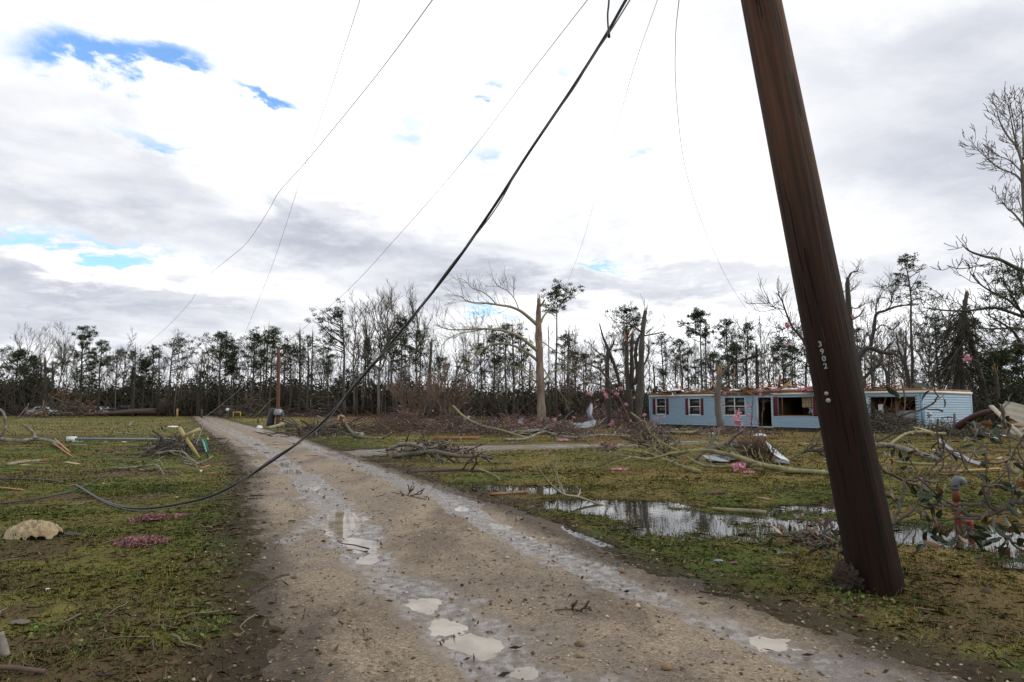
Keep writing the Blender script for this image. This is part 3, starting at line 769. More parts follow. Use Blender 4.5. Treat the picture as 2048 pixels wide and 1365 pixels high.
tb(116, 680, 124, 'spreading bare tree between the snapped stems and the tallest left pine', nch=(12, 7, 5))
tp(160, 660, 104, 'tallest conical pine of the left treeline with upright branches', crown=.70, spread=3.6, nb=34, dens=34)
tp(196, 684, 106, 'medium pine just right of the tallest left pine', crown=.55, spread=2.4, nb=22)
tp(232, 704, 110, 'thin flat-topped pine left of the broad crooked pine pair', crown=.4, spread=2.0, nb=14)
tb(240, 692, 122, 'bare tree behind the thin flat-topped pine on the left')
tp(262, 706, 110, 'scraggly pine with small clumps, first left of the end of the thin loose wire', crown=.5, spread=2.2, nb=18)
tp(284, 724, 108, 'short dark pine beneath the end of the thin loose wire', crown=.5, spread=1.8, nb=20, dens=40)
tp(304, 697, 112, 'slim pine between the loose wire end and the wide flat-crowned pine', crown=.35, spread=2.3, nb=16)
tp(338, 681, 108, 'wide flat-crowned pine leaning out over the fallen log root plate', crown=.5, spread=4.3, nb=24, side=0.1, lean=(.03, 0))
tb(392, 716, 125, 'low hazy bare tree in the gap above the road end')
tb(418, 700, 128, 'thin bare tree just left of the bushy twin pine')
tp(440, 676, 100, 'bushy dark pine with a full broad crown right of the road end', crown=.48, spread=3.7, nb=40, dens=34, clump=.65)
tp(462, 708, 102, 'narrow pine stem partly under the bushy crown right of the road end', crown=.45, spread=2.1, nb=18)
tp(503, 671, 100, 'rounded pine, first right of the bushy broad pine', crown=.45, spread=2.7, nb=26, dens=26)
tp(540, 663, 100, 'tall rounded pine directly left of the far utility pole', crown=.45, spread=2.8, nb=30, dens=26)
tp(520, 700, 104, 'thin pine stem between the two rounded pines left of the far pole', crown=.4, spread=1.6, nb=12)
tp(578, 704, 102, 'small sparse pine directly right of the far utility pole', crown=.4, spread=1.7, nb=12)
tp(613, 676, 100, 'open-crowned pine standing alone right of the far utility pole', crown=.48, spread=2.9, nb=22)
tb(650, 708, 118, 'short bare tree between the open-crowned pine and the leaning pine')
tp(655, 716, 104, 'stunted pine left of the leaning pine trunk', crown=.35, spread=1.8, nb=12)
tp(689, 624, 94, 'tall windblown pine with its crown thrown out to the left', crown=.44, spread=5.2, nb=26, side=math.pi, lean=(-.03, 0), r0=.27, dens=30, clump=.6)
tb(707, 632, 106, 'slim bare tree touching the windblown pine on its right')
tb(722, 622, 110, 'bare tree with a narrow fan, second right of the windblown pine')
tb(757, 616, 98, 'tall bare tree with a wide vase of branches above the cable', r0=.24, nch=(15, 8, 6), spread=.7, fork=.38)
tb(738, 650, 116, 'lower thin bare tree left of the wide vase-shaped bare tree')
tb(786, 612, 108, 'tall bare tree right of the wide vase-shaped bare tree', nch=(13, 7, 5))
tb(826, 614, 112, 'bare tree with fine twigs right of the thick cable', nch=(13, 7, 5))
tp(803, 640, 98, 'dark pine whose crown is crossed by the thick sagging cable', crown=.5, spread=3.1, nb=26, dens=24)
tp(836, 664, 104, 'sparse pine right of the cable above the brown crape myrtles', crown=.45, spread=2.4, nb=16)
tb(880, 700, 108, 'low bare tree behind the second crape myrtle')
tb(936, 712, 112, 'low bare tree right of the second crape myrtle')
tb(912, 690, 120, 'thin bare tree behind the drooping limb of the snapped trunk')
tp(962, 690, 92, 'slim pine, leftmost of the stems behind the snapped pale trunk limbs', crown=.45, spread=1.9, nb=14)
tp(988, 668, 94, 'pine with crown under the lowest big limb of the snapped trunk', crown=.5, spread=2.5, nb=20)
tp(1012, 652, 92, 'taller pine whose crown meets the long limb of the snapped trunk', crown=.4, spread=2.6, nb=22)
tp(1044, 672, 94, 'leaning pine immediately left of the snapped pale trunk', crown=.5, spread=2.3, nb=20, lean=(-.05, 0))
tb(1030, 720, 106, 'low bare tree behind the left side of the snapped trunk')
tp(1115, 578, 86, 'tall lone pine with a small high crown right of the snapped pale trunk', crown=.24, spread=3.1, nb=20, dens=34, r0=.20, low=3)
tb(1136, 690, 104, 'thin bare tree right of the tall lone pine')
tp(1150, 706, 100, 'sparse pine between the tall lone pine and the splintered dark trees', crown=.5, spread=2.0, nb=14)
tb(1172, 712, 98, 'low bare tree left of the splintered dark trees', nch=(8, 6, 5))
tp(1256, 621, 80, 'pine whose crown shows behind the splintered dark trunks', crown=.34, spread=2.6, nb=22, bend=.01)
tp(1330, 676, 84, 'thin pine with a drooping side branch above the left end of the house', crown=.5, spread=1.8, nb=12, low=2)
tb(1352, 716, 92, 'small bare tree right of the thin pine above the left house end')
tp(1404, 626, 84, 'tall pine with a rounded lollipop crown above the second house window', crown=.30, spread=2.5, nb=24, dens=34, r0=.16)
tp(1376, 700, 94, 'short sparse pine left of the lollipop-crowned pine', crown=.5, spread=1.7, nb=12)
tp(1428, 708, 96, 'bushy short pine right of the lollipop-crowned pine', crown=.6, spread=2.4, nb=22)
tp(1456, 642, 84, 'thin-topped pine above the double window of the house', crown=.55, spread=2.1, nb=24, dens=18)
tp(1492, 652, 84, 'narrow pine above the front door of the house', crown=.5, spread=1.7, nb=22)
tp(1474, 690, 90, 'full dark pine between the two narrow pines over the house', crown=.6, spread=2.2, nb=26)
tp(1570, 682, 80, 'bushy pine at the end of the thin wire above the big broken window', crown=.62, spread=2.8, nb=30, dens=20)
tp(1610, 652, 82, 'slim pine partly hidden by the leaning pole', crown=.5, spread=2.0, nb=20)
tb(1540, 700, 92, 'pale bare tree left of the bushy pine over the broken window')
tp(1722, 660, 90, 'slim pine just right of the leaning pole above the house', crown=.5, spread=2.0, nb=18)
tb(1752, 640, 84, 'bare tree behind the gnarled tree right of the leaning pole', nch=(12, 7, 5))
tp(1834, 514, 66, 'tall crooked pine with a sparse high crown above the right part of the house', crown=.30, spread=2.2, nb=18, dens=16, r0=.19, bend=.035, clump=.42, low=2)
tb(1808, 660, 78, 'bare tree left of the tall crooked pine', nch=(12, 7, 5))
tb(1862, 640, 80, 'bare tree directly right of the tall crooked pine', nch=(12, 7, 5))
tb(1786, 690, 80, 'thin bare tree left of the forked stub over the house')
tp(1880, 640, 74, 'ragged pine behind the tangle of hanging branches', crown=.75, spread=2.8, nb=34)
tp(1945, 640, 74, 'ragged pine right of the tangle of hanging branches', crown=.75, spread=2.5, nb=30)
tp(2008, 708, 62, 'dark dense evergreen behind the bent metal sheet at the right edge', crown=.8, spread=2.4, nb=40, dens=44, name='evergreen_tree', clump=.65)
tp(2052, 690, 66, 'dark evergreen cut off by the right edge of the photo', crown=.8, spread=2.6, nb=30, dens=40, name='evergreen_tree', clump=.65)
# repeats that fill the depth of the wood, copied from two thin stems
fill = {}
SPAN = [(60, 400, 26, 'between the rounded evergreen and the fallen log'), (400, 700, 34, 'between the bushy pine and the windblown pine'), (700, 840, 18, 'between the windblown pine and the crape myrtles'),
        (840, 1080, 24, 'behind the limbs of the snapped pale trunk'), (1090, 1300, 18, 'between the snapped pale trunk and the house'), (1320, 1600, 22, 'behind the house left of the leaning pole'), (1700, 1960, 18, 'behind the house right of the leaning pole')]
q = np.random.default_rng(5)
for kind in range(2):
    fill[kind] = None
for x0, x1, n, where in SPAN:
    for i in range(n):
        kind = 0 if i % 3 == 0 else 1; px = x0 + (x1 - x0) * (i + q.random()) / n; D = (104 if px < 1100 else 92) + 26 * q.random()
        hh = (12.5 if kind else 11.0) * (.50 + .68 * q.random()) * (.8 if px < 460 else 1)
        lab = ('thin dark pine stem ' if kind == 0 else 'thin bare stem ') + 'deep in the wood ' + where
        f = foot(px, D)
        if fill[kind] is None:
            fill[kind] = (pine(lab, f, 11.0, q, crown=.4, spread=1.6, nb=13, r0=.11, group='background pine stems') if kind == 0 else bare(lab, f, 12.5, q, nch=(8, 5, 4), r0=.10, group='background bare stems'))
            fill[kind].scale = (1, 1, hh / (11.0 if kind == 0 else 12.5))
        else:
            s_ = hh / (11.0 if kind == 0 else 12.5)
            dup(fill[kind], f, q.random() * 6.28, (s_ * (.85 + .4 * q.random()), s_ * (.85 + .4 * q.random()), s_), lab, None)
# -- the dark thicket under the trees (one mass)
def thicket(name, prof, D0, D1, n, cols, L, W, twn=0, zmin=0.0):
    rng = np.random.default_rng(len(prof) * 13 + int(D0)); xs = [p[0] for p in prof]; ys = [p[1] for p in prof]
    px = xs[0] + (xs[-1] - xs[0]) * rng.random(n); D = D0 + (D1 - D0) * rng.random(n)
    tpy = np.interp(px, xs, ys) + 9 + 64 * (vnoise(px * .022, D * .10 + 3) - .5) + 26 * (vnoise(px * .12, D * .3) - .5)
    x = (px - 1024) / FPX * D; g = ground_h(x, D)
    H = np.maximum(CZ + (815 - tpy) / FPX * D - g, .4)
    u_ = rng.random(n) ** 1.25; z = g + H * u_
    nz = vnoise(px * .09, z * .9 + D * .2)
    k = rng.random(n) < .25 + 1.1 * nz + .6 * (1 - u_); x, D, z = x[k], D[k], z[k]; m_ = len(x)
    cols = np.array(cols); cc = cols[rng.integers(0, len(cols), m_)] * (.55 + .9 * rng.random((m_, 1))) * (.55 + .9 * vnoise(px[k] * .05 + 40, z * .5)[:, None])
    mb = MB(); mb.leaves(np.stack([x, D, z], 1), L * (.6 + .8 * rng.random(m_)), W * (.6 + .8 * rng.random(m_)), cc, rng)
    st = Sticks()
    for i in range(twn):
        a = xs[0] + (xs[-1] - xs[0]) * rng.random(); dd = D0 + (D1 - D0) * .6 * rng.random(); f = foot(a, dd); hh = max((815 - np.interp(a, xs, ys)) / FPX * dd + 1.4, .8)
        pts, _ = path(rng, f, (rng.normal(0, .7), rng.normal(0, .3), .8), hh * (.5 + .9 * rng.random()), .22, .02, 6); st.add(pts, np.linspace(.05, .014, 6))
    if twn: st.into(mb, 4, 3, (.085, .07, .055))
    return setting(mb.build(name, M['needles'], origin=(0, 0, 0)), 'stuff')
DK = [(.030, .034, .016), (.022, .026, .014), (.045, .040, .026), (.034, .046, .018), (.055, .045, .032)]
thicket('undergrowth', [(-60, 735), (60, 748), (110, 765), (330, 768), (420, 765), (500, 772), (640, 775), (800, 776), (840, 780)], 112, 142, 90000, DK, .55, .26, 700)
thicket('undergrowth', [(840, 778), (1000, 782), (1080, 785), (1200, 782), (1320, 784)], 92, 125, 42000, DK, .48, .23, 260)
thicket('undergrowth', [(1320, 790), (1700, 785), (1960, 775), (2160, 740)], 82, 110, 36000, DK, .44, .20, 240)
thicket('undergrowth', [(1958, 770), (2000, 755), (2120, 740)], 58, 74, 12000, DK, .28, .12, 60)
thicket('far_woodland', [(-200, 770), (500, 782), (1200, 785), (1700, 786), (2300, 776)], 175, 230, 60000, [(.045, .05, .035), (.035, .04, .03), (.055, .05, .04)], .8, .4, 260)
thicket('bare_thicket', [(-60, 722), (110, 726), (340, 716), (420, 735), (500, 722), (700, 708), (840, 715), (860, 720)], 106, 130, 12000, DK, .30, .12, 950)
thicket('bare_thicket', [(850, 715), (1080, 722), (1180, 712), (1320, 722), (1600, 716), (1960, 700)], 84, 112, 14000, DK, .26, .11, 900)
# brown dead weeds along the foot of the wood
m = MB(); n = 9000; px = 545 + 720 * R.random(n); D = 104 + 7 * R.random(n) - ss(px, 800, 900) * 18; x = (px - 1024) / FPX * D
m.leaves(np.stack([x, D, ground_h(x, D) + .25 * R.random(n)], 1), .5, .05, np.array((.13, .085, .05)) * (.5 + R.random((n, 1))), R, dirs=np.stack([R.normal(0, .3, n), R.normal(0, .3, n), np.ones(n)], 1))
setting(m.build('dead_weeds', M['needles'], origin=(0, 0, 0)), 'stuff')

# -- snapped stems standing in the left treeline
def snag(label, px, py, D, r, lean=0.0, group=None):
    rng = np.random.default_rng(int(px)); f = foot(px, D); t = thing('snag_tree', label, 'broken tree', f, group); tpnt = P(px + lean, py, D)
    mb = MB(); pts = catmull([f - [0, 0, .2], (f * .5 + tpnt * .5) + rng.normal(0, .1, 3), tpnt], 4); mb.tube(pts, np.linspace(r, r * .6, len(pts)), 7)
    st = Sticks(); twigs(st, rng, pts, 8, 1.2, .03, 1, (3,), .35); st.into(mb); mb.build('trunk', M['bark_dark'], t, True)
    sp = MB(); spike(sp, rng, tpnt, pts[-1] - pts[-2], r * .6, 1.0); sp.build('splintered_top', M['split_wood'], t); return t
snag('snapped dark stem in the left treeline, nearer the rounded evergreen', 90, 720, 108, .30)
snag('snapped dark stem in the left treeline, nearer the tallest pine', 102, 728, 108, .24, 3)
snag('snapped dark trunk in the treeline above the crape myrtles', 860, 684, 88, .26, 3)
snag('thin snapped pole-like trunk above the front door of the house', 1512, 694, 84, .19)
snag('pale splintered sapling stub at the foot of the wood under the cable', 742, 800, 106, .12)
snag('bare slim trunk with no top behind the wide flat-crowned pine', 318, 700, 118, .14)

src = None
for i, (x0, x1, where) in enumerate([(110, 400, 'left of the gravel road end'), (410, 540, 'left of the far utility pole'), (570, 700, 'right of the far utility pole'), (700, 850, 'under the thick cable'), (930, 1075, 'behind the limbs of the pale snapped tree'), (1090, 1190, 'right of the pale snapped tree'), (1310, 1420, 'above the left half of the house'), (1450, 1590, 'above the house door'), (1730, 1950, 'right of the leaning pole')] * 3):
    px = x0 + (x1 - x0) * q.random(); D = (100 if px < 1000 else 84) + 10 * q.random(); py = 815 - (70 + 85 * q.random()) * (1.0 if px > 420 else .75); lab = 'thin crownless snapped trunk in the wood ' + where
    if src is None: src = snag(lab, px, py, D, .13, 2, 'snapped stems in the wood'); src_h = top_h(px, py, D)
    else: k_ = top_h(px, py, D) / src_h; w_ = .6 + .8 * q.random(); dup(src, foot(px, D), q.random() * 6.28, (w_, w_, k_), lab, None)

# -- the tall snapped tree with pale limbs
def broken_big():
    rng = np.random.default_rng(77); D = 61; f = foot(1086, D); t = thing('snapped_tree', 'tall snapped tree with a pale trunk and long bare limbs sweeping left', 'tree', f)
    tr = catmull([f - [0, 0, .3], P(1084, 835, D), P(1081, 780, D), P(1079, 715, D), P(1077, 660, D), P(1077, 625, D), P(1078, 597, D)], 5)
    rr = np.interp(np.linspace(0, 1, len(tr)), [0, .1, .3, .6, .8, 1], [.58, .43, .37, .33, .26, .13])
    mb = MB(); mb.tube(tr, rr * (1 + .06 * rng.normal(size=len(tr))), 12)
    for a in np.linspace(0, 6.28, 7)[:-1]: mb.tube([f + [.35 * math.cos(a), .35 * math.sin(a), .9], f + [.6 * math.cos(a), .6 * math.sin(a), .2], f + [.95 * math.cos(a), .95 * math.sin(a), -.1]], [.16, .18, .07], 6)
    spike(mb, rng, P(1077, 600, D), (0, 0, 1), .15, .7, 8)
    mb.tube(limb([(1081, 612), (1086, 606), (1089, 600)], D, D - .3, 3), [.12, .10, .09, .085, .08, .08, .075], 7)
    mb.build('trunk', M['bark_pale'], t, True)
    L = [([(1074, 650), (1056, 634), (1040, 622), (1020, 614), (1000, 611), (975, 607), (950, 606), (932, 601), (922, 592)], 0, -4, .17, 16, 2.0),
         ([(994, 611), (982, 597), (966, 585), (945, 577), (928, 560)], -2, -3.4, .06, 9, 1.4),
         ([(1038, 620), (1030, 600), (1016, 583), (1002, 576), (992, 570)], -.6, -2, .05, 9, 1.3),
         ([(1028, 594), (1027, 578), (1028, 560)], -1, -1.3, .035, 5, .9),
         ([(1076, 703), (1058, 688), (1036, 672), (1010, 663), (985, 659), (955, 658), (925, 660), (895, 659), (872, 650)], 0, -6, .18, 22, 2.2),
         ([(968, 659), (940, 664), (915, 669), (892, 682), (882, 695)], -3, -5, .05, 8, 1.3),
         ([(1075, 722), (1052, 704), (1020, 690), (990, 688), (968, 697), (948, 715), (932, 733)], 0, -3.5, .14, 14, 1.7),
         ([(1078, 770), (1060, 754), (1040, 738), (1018, 733), (1000, 742), (985, 752)], .2, 2.5, .08, 9, 1.3),
         ([(1076, 763), (1058, 745), (1030, 733)], -.3, -1.5, .05, 6, 1.0),
         ([(1073, 762), (1048, 760), (1020, 775), (990, 793)], -.2, -1.5, .05, 4, .9),
         ([(1082, 645), (1088, 632), (1100, 620), (1112, 615)], 0, .6, .11, 3, .4),
         ([(1089, 760), (1105, 744), (1120, 740), (1150, 749), (1180, 770)], .2, 1.5, .075, 9, 1.2),
         ([(1087, 738), (1105, 765), (1125, 792), (1140, 810)], .2, 1.2, .06, 7, 1.1),
         ([(1086, 685), (1110, 702), (1130, 715), (1150, 742), (1165, 760)], .3, 2.5, .05, 8, 1.2)]
    for pxs, d0, d1, r, n, tl in L:
        pts = limb(pxs, D + d0, D + d1, 5); st = Sticks(); mb = MB()
        mb.tube(pts, np.linspace(r, .022, len(pts)), 7); twigs(st, rng, pts, n, tl, .022, 1, (4, 3), .35); st.into(mb, 5, 3)
        mb.build('limb', M['bark_limb'], t, True)
    return t
broken_big()
# -- the group of splintered dark trees left of the house
M['bark_snag'] = mat('bark_snag', (.085, .074, .062), .9, .45, 3, .03, 9, stretch=(1, 1, .3), color2=(.055, .047, .04))
def stems(label, D, base_px, polys, seed, bark='bark_dark', name='splintered_tree', tw=7, wood=True, rscale=1.0):
    rng = np.random.default_rng(seed); f = foot(base_px, D); t = thing(name, label, 'tree', f)
    for pxs, d0, d1, r0, r1, snapd in polys:
        pts = limb(pxs, D + d0, D + d1, 5)
        if abs(pxs[0][1] - 845) < 25: pts[0] = [pts[0][0], pts[0][1], gz(pts[0][0], pts[0][1]) - .2]
        mb = MB(); mb.tube(pts, np.linspace(r0, r1, len(pts)) * (1 + .08 * rng.normal(size=len(pts))), 8)
        st = Sticks(); twigs(st, rng, pts, tw if not snapd else max(tw - 3, 2), 1.3, .026, 1, (4, 3), .3); st.into(mb, 5, 3)
        o = mb.build('trunk' if r0 > .17 else 'limb', M[bark], t, True)
        if snapd:
            sp = MB(); spike(sp, rng, pts[-1], pts[-1] - pts[-3], r1 * 1.1, snapd); sp.build('splintered_end', M['split_wood' if wood is True else wood], o)
    return t
stems('tallest of the splintered dark trees, with a grey spiked stump top beside the house', 60, 1278, [
    ([(1276, 846), (1280, 780), (1282, 730), (1284, 680), (1288, 640), (1291, 622)], 0, 0, .36, .155, .7),
    ([(1286, 735), (1296, 712), (1297, 695), (1292, 690)], 0, .3, .09, .07, 0),
    ([(1283, 665), (1262, 650), (1240, 645)], 0, -1.5, .10, .05, 0),
    ([(1290, 672), (1310, 668), (1328, 664)], 0, .8, .07, .04, 0), ([(1292, 668), (1300, 660)], 0, .2, .06, .05, .4)], 5, 'bark_snag', tw=5)
stems('forked splintered dark tree in the middle of the group left of the house', 60.8, 1262, [
    ([(1264, 846), (1258, 790), (1254, 740), (1254, 700), (1252, 682)], 0, 0, .30, .10, 1.3),
    ([(1262, 780), (1264, 740), (1263, 700), (1265, 668)], .1, .3, .24, .12, .9),
    ([(1268, 770), (1276, 745), (1271, 715), (1274, 685), (1282, 668)], -.2, -.6, .20, .11, .8)], 6, 'bark_dark', tw=4)
stems('leaning splintered dark tree at the left of the group by the house', 61.5, 1216, [
    ([(1220, 846), (1216, 780), (1214, 735), (1216, 700), (1208, 680), (1201, 656)], 0, -.4, .27, .06, 1.0),
    ([(1216, 705), (1226, 690), (1228, 680)], 0, .2, .11, .07, .5),
    ([(1216, 700), (1232, 740), (1240, 775), (1247, 800)], .2, .5, .17, .12, 0), ([(1214, 716), (1190, 700), (1176, 682)], 0, -1, .05, .03, 0)], 8, 'bark_dark', tw=7)
stems('dead limb hung with pink scraps fallen against the splintered trees', 58.5, 1250, [
    ([(1260, 845), (1240, 800), (1205, 745), (1170, 725), (1140, 705)], 0, -1, .12, .03, 0), ([(1235, 795), (1200, 770), (1165, 768), (1150, 790)], 0, -1, .06, .03, 0)], 14, 'bark_brown', tw=16)
stems('short snapped tree with a raw splintered crown in front of the house', 52, 1442, [
    ([(1444, 858), (1437, 830), (1435, 795), (1438, 765), (1440, 748)], 0, 0, .29, .18, 1.1),
    ([(1440, 775), (1452, 766), (1468, 758)], 0, -.3, .11, .08, .25), ([(1436, 785), (1426, 787), (1420, 786)], 0, -.4, .10, .08, .2),
    ([(1441, 752), (1449, 740), (1458, 735)], 0, .2, .07, .04, .5), ([(1439, 752), (1433, 738)], 0, .2, .07, .05, .5)], 4, 'bark_grey', wood='raw_wood', tw=3)
stems('dark snag with a hooked broken top just right of the leaning pole', 57, 1715, [
    ([(1718, 846), (1712, 760), (1704, 690), (1699, 630), (1695, 575), (1696, 555)], 0, 0, .40, .13, 0),
    ([(1696, 558), (1703, 546), (1713, 543), (1717, 538)], 0, .2, .10, .04, 0), ([(1697, 588), (1706, 576)], 0, .2, .05, .03, 0), ([(1700, 600), (1684, 599), (1678, 577)], 0, -.3, .05, .03, 0),
    ([(1704, 640), (1718, 632), (1724, 624)], 0, .2, .08, .05, .7), ([(1702, 615), (1714, 618), (1722, 611)], 0, -.4, .04, .03, 0)], 3, 'bark_dark', tw=6, wood='raw_wood')
stems('gnarled bare tree with a long arching limb right of the leaning pole', 56, 1722, [
    ([(1726, 846), (1720, 770), (1716, 725), (1724, 705), (1740, 697), (1765, 705), (1790, 709), (1806, 722)], .4, -.6, .34, .07, 0),
    ([(1740, 697), (1748, 660), (1752, 630), (1770, 622), (1800, 612), (1836, 610)], .1, -1.5, .16, .05, 0),
    ([(1752, 630), (1752, 618), (1755, 600)], 0, .4, .07, .03, 0), ([(1770, 622), (1782, 610), (1782, 590), (1774, 574)], -.5, -.9, .06, .02, 0), ([(1782, 600), (1790, 580)], -.7, -.9, .03, .02, 0),
    ([(1722, 765), (1745, 740), (1766, 727)], .3, -.4, .15, .10, .3), ([(1766, 705), (1775, 695), (1781, 687)], 0, -.2, .09, .07, .3), ([(1748, 665), (1765, 650), (1785, 660), (1800, 645)], 0, -.6, .05, .03, 0)], 9, 'bark_dark', tw=13)
stems('forked dark stub standing behind the right part of the house roof', 62, 1775, [
    ([(1776, 846), (1775, 770), (1772, 745), (1766, 730), (1763, 700)], 0, 0, .17, .06, 0), ([(1774, 760), (1778, 735), (1779, 712)], 0, .2, .10, .05, 0)], 19, 'bark_dark', tw=6)
stems('twisted dark tree between the arching limb and the tall crooked pine', 64, 1816, [
    ([(1818, 846), (1816, 760), (1808, 725), (1798, 700), (1793, 670)], 0, 0, .24, .06, .4), ([(1810, 728), (1812, 690), (1812, 660)], 0, .3, .11, .05, .4)], 29, 'bark_dark', tw=9)
stems('thin broken sapling holding pink scraps left of the leaning pole', 42, 1625, [
    ([(1660, 858), (1650, 780), (1612, 690), (1585, 655), (1572, 625), (1563, 600), (1552, 586)], 0, -1, .12, .025, 0), ([(1570, 620), (1550, 615), (1536, 604)], -.7, -1.4, .03, .015, 0),
    ([(1580, 652), (1565, 660), (1553, 664)], -.5, -1.1, .03, .015, 0), ([(1612, 690), (1632, 672), (1640, 655)], -.3, .3, .04, .02, 0)], 31, 'bark_dark', tw=10)
# the tangle: two trunks buried in hanging broken tops
def tangle():
    rng = np.random.default_rng(12); D = 60; f = foot(1918, D)
    t = thing('tangled_tree', 'broad cone of hanging dead branches around snapped pines behind the right house end', 'tree', f)
    mb = MB()
    for pxs, r in (([(1908, 850), (1914, 760), (1922, 660), (1934, 585)], .34), ([(1925, 850), (1924, 760), (1920, 690), (1930, 620)], .28), ([(1985, 850), (1968, 780), (1950, 715), (1932, 640), (1928, 600)], .30), ([(1995, 850), (1994, 780), (1990, 738)], .28)):
        pts = limb(pxs, D, D + .4, 4); pts[0][2] = gz(pts[0][0], pts[0][1]) - .2; mb.tube(pts, np.linspace(r, r * .45, len(pts)), 8)
    mb.build('trunk', M['bark_dark'], t, True)
    for q_, dv_, r_, l_ in ((P(1990, 740, D + .4), (-.05, 0, 1), .18, 1.0), (P(1934, 588, D + .4), (0, 0, 1), .16, .6)):
        sp = MB(); spike(sp, rng, q_, dv_, r_, l_); sp.build('splintered_end', M['split_wood'], t)
    st = Sticks(); lb = MB(); ends = []
    for i in range(150):
        a0 = rng.random(); p = P(1930 + rng.normal(0, 7) - 12 * a0, 610 + 130 * a0, D + rng.normal(0, .4)); side = -1 if rng.random() < .66 else 1
        dv = np.array([side * (.35 + .5 * rng.random()), rng.normal(0, .35), -.35 - .6 * rng.random()]); pts, _ = path(rng, p, dv, 2.2 + 3.0 * rng.random(), .13, -.05, 7)
        st.add(pts, np.linspace(.055, .015, 7)); twigs(st, rng, pts, 4, .9, .016, 0, (2,), .3, -.03)
        if rng.random() < .45: ends += [q for q in pts[2:]]
    for i in range(26):
        p = P(1890 + 50 * rng.random(), 640 + 40 * rng.random(), D); pts, _ = path(rng, p, (rng.normal(-.25, .4), rng.normal(0, .4), 1), 3.5 * (.5 + .6 * rng.random()), .08, .03, 6); st.add(pts, np.linspace(.03, .012, 6))
    cb = MB(); st.into(cb, 5, 3); setting(cb.build('hanging_branches', M['bark_dark'], t), 'stuff')
    tuft(lb, rng, np.array(ends), .36, 7, .28, .07, PINEC); lb.build('crown', M['needles'], t)
tangle()
# trees on the right edge
def edge_top():
    rng = np.random.default_rng(14); D = 24; f = foot(2100, D); t = thing('bare_tree', 'tall bare tree at the right edge with a fine twiggy top against the sky', 'tree', f)
    mb = MB(); tr = catmull([f - [0, 0, .3], P(2092, 700, D), P(2070, 540, D), P(2056, 440, D), P(2049, 370, D), P(2045, 330, D)], 4); mb.tube(tr, np.linspace(.26, .07, len(tr)), 8); mb.build('trunk', M['bark_grey'], t, True)
    st = Sticks()
    for pxs, r, n in (([(2046, 335), (2036, 300), (2012, 268), (1998, 240), (1992, 215), (1980, 200)], .05, 22), ([(2046, 335), (2034, 295), (2026, 262), (2020, 230), (2014, 205)], .05, 20), ([(2046, 368), (2030, 350), (2000, 338), (1980, 322), (1958, 302), (1936, 276)], .045, 26),
                      ([(2044, 345), (2020, 322), (1992, 310), (1968, 290)], .03, 16), ([(2047, 320), (2046, 280), (2044, 230), (2038, 190)], .05, 20), ([(2050, 455), (2028, 428), (2010, 410), (2015, 372)], .05, 16), ([(2012, 412), (2002, 400), (1994, 392)], .02, 7), ([(2052, 440), (2040, 410), (2034, 390)], .03, 9), ([(2030, 255), (2022, 215), (2018, 195)], .02, 10)):
        pts = limb(pxs, D, D + rng.normal(0, 1.0), 4); st.add(pts, np.linspace(r, .008, len(pts))); twigs(st, rng, pts, n, .55, .007, 1, (3,), .15, .10, .2)
    for k_ in st.d: st.d[k_] = [(a, np.minimum(np.maximum(b, .0055), .3)) for a, b in st.d[k_]]
    cb = MB(); st.into(cb, 6, 3); cb.build('crown', M['bark_grey'], t)
edge_top()
def edge_pine():
    rng = np.random.default_rng(15); D = 22; f = foot(2085, D - 1); t = thing('broken_pine', 'broken pine with long bare limbs reaching in from the right edge', 'tree', f)
    tr = catmull([f - [0, 0, .3], P(2095, 760, D), P(2085, 640, D), P(2072, 560, D), P(2060, 500, D)], 4); mb = MB(); mb.tube(tr, np.linspace(.24, .10, len(tr)), 8); mb.build('trunk', M['bark_dark'], t, True)
    ends = []
    for pxs, r, n, lf in (([(2060, 548), (2030, 535), (2000, 520), (1968, 513), (1940, 503), (1924, 490)], .075, 5, 0), ([(2070, 640), (2044, 633), (2012, 622), (1984, 616), (1945, 621), (1900, 622), (1866, 618), (1846, 616)], .06, 12, .4),
                          ([(2075, 720), (2050, 700), (2030, 668), (2012, 652), (1985, 636), (1972, 628)], .06, 10, .3), ([(2075, 670), (2046, 660), (2018, 658), (1985, 658), (1960, 658)], .05, 9, .1), ([(2060, 630), (2036, 618), (2016, 600), (1980, 582), (1956, 565), (1940, 545)], .05, 8, .1),
                          ([(2055, 640), (2044, 628), (2030, 602), (2016, 580), (2006, 560)], .045, 8, .5), ([(2050, 590), (2040, 560), (2034, 545)], .04, 6, .6), ([(1985, 528), (1960, 532), (1920, 538), (1895, 532)], .014, 4, 0), ([(2070, 585), (2048, 575), (2036, 600)], .03, 4, .5), ([(2072, 700), (2040, 688), (2010, 690), (1980, 705)], .03, 6, .2)):
        pts = limb(pxs, D, D - 1.5 + rng.normal(0, 1), 5); st = Sticks(); mb = MB(); mb.tube(pts, np.linspace(r, .014, len(pts)), 7); twigs(st, rng, pts, n, .8, .012, 1, (3,), .3); st.into(mb, 5, 3); mb.build('limb', M['bark_dark'], t, True)
        for q_ in pts[len(pts) // 3:]:
            if rng.random() < lf * 1.1: ends += [q_ + rng.normal(0, .22, 3) for _ in range(3)]
    for cx, cy in ((1985, 543), (2000, 540), (2012, 546), (2030, 600), (2040, 548), (2020, 640), (2008, 612), (2036, 655), (1996, 646), (2030, 690)): ends += [P(cx + rng.normal(0, 10), cy + rng.normal(0, 6), D - .6 + rng.normal(0, .4)) for _ in range(5)]
    lb = MB(); tuft(lb, rng, np.array(ends), .17, 16, .16, .024, PINEC); lb.build('crown', M['needles'], t)
edge_pine()
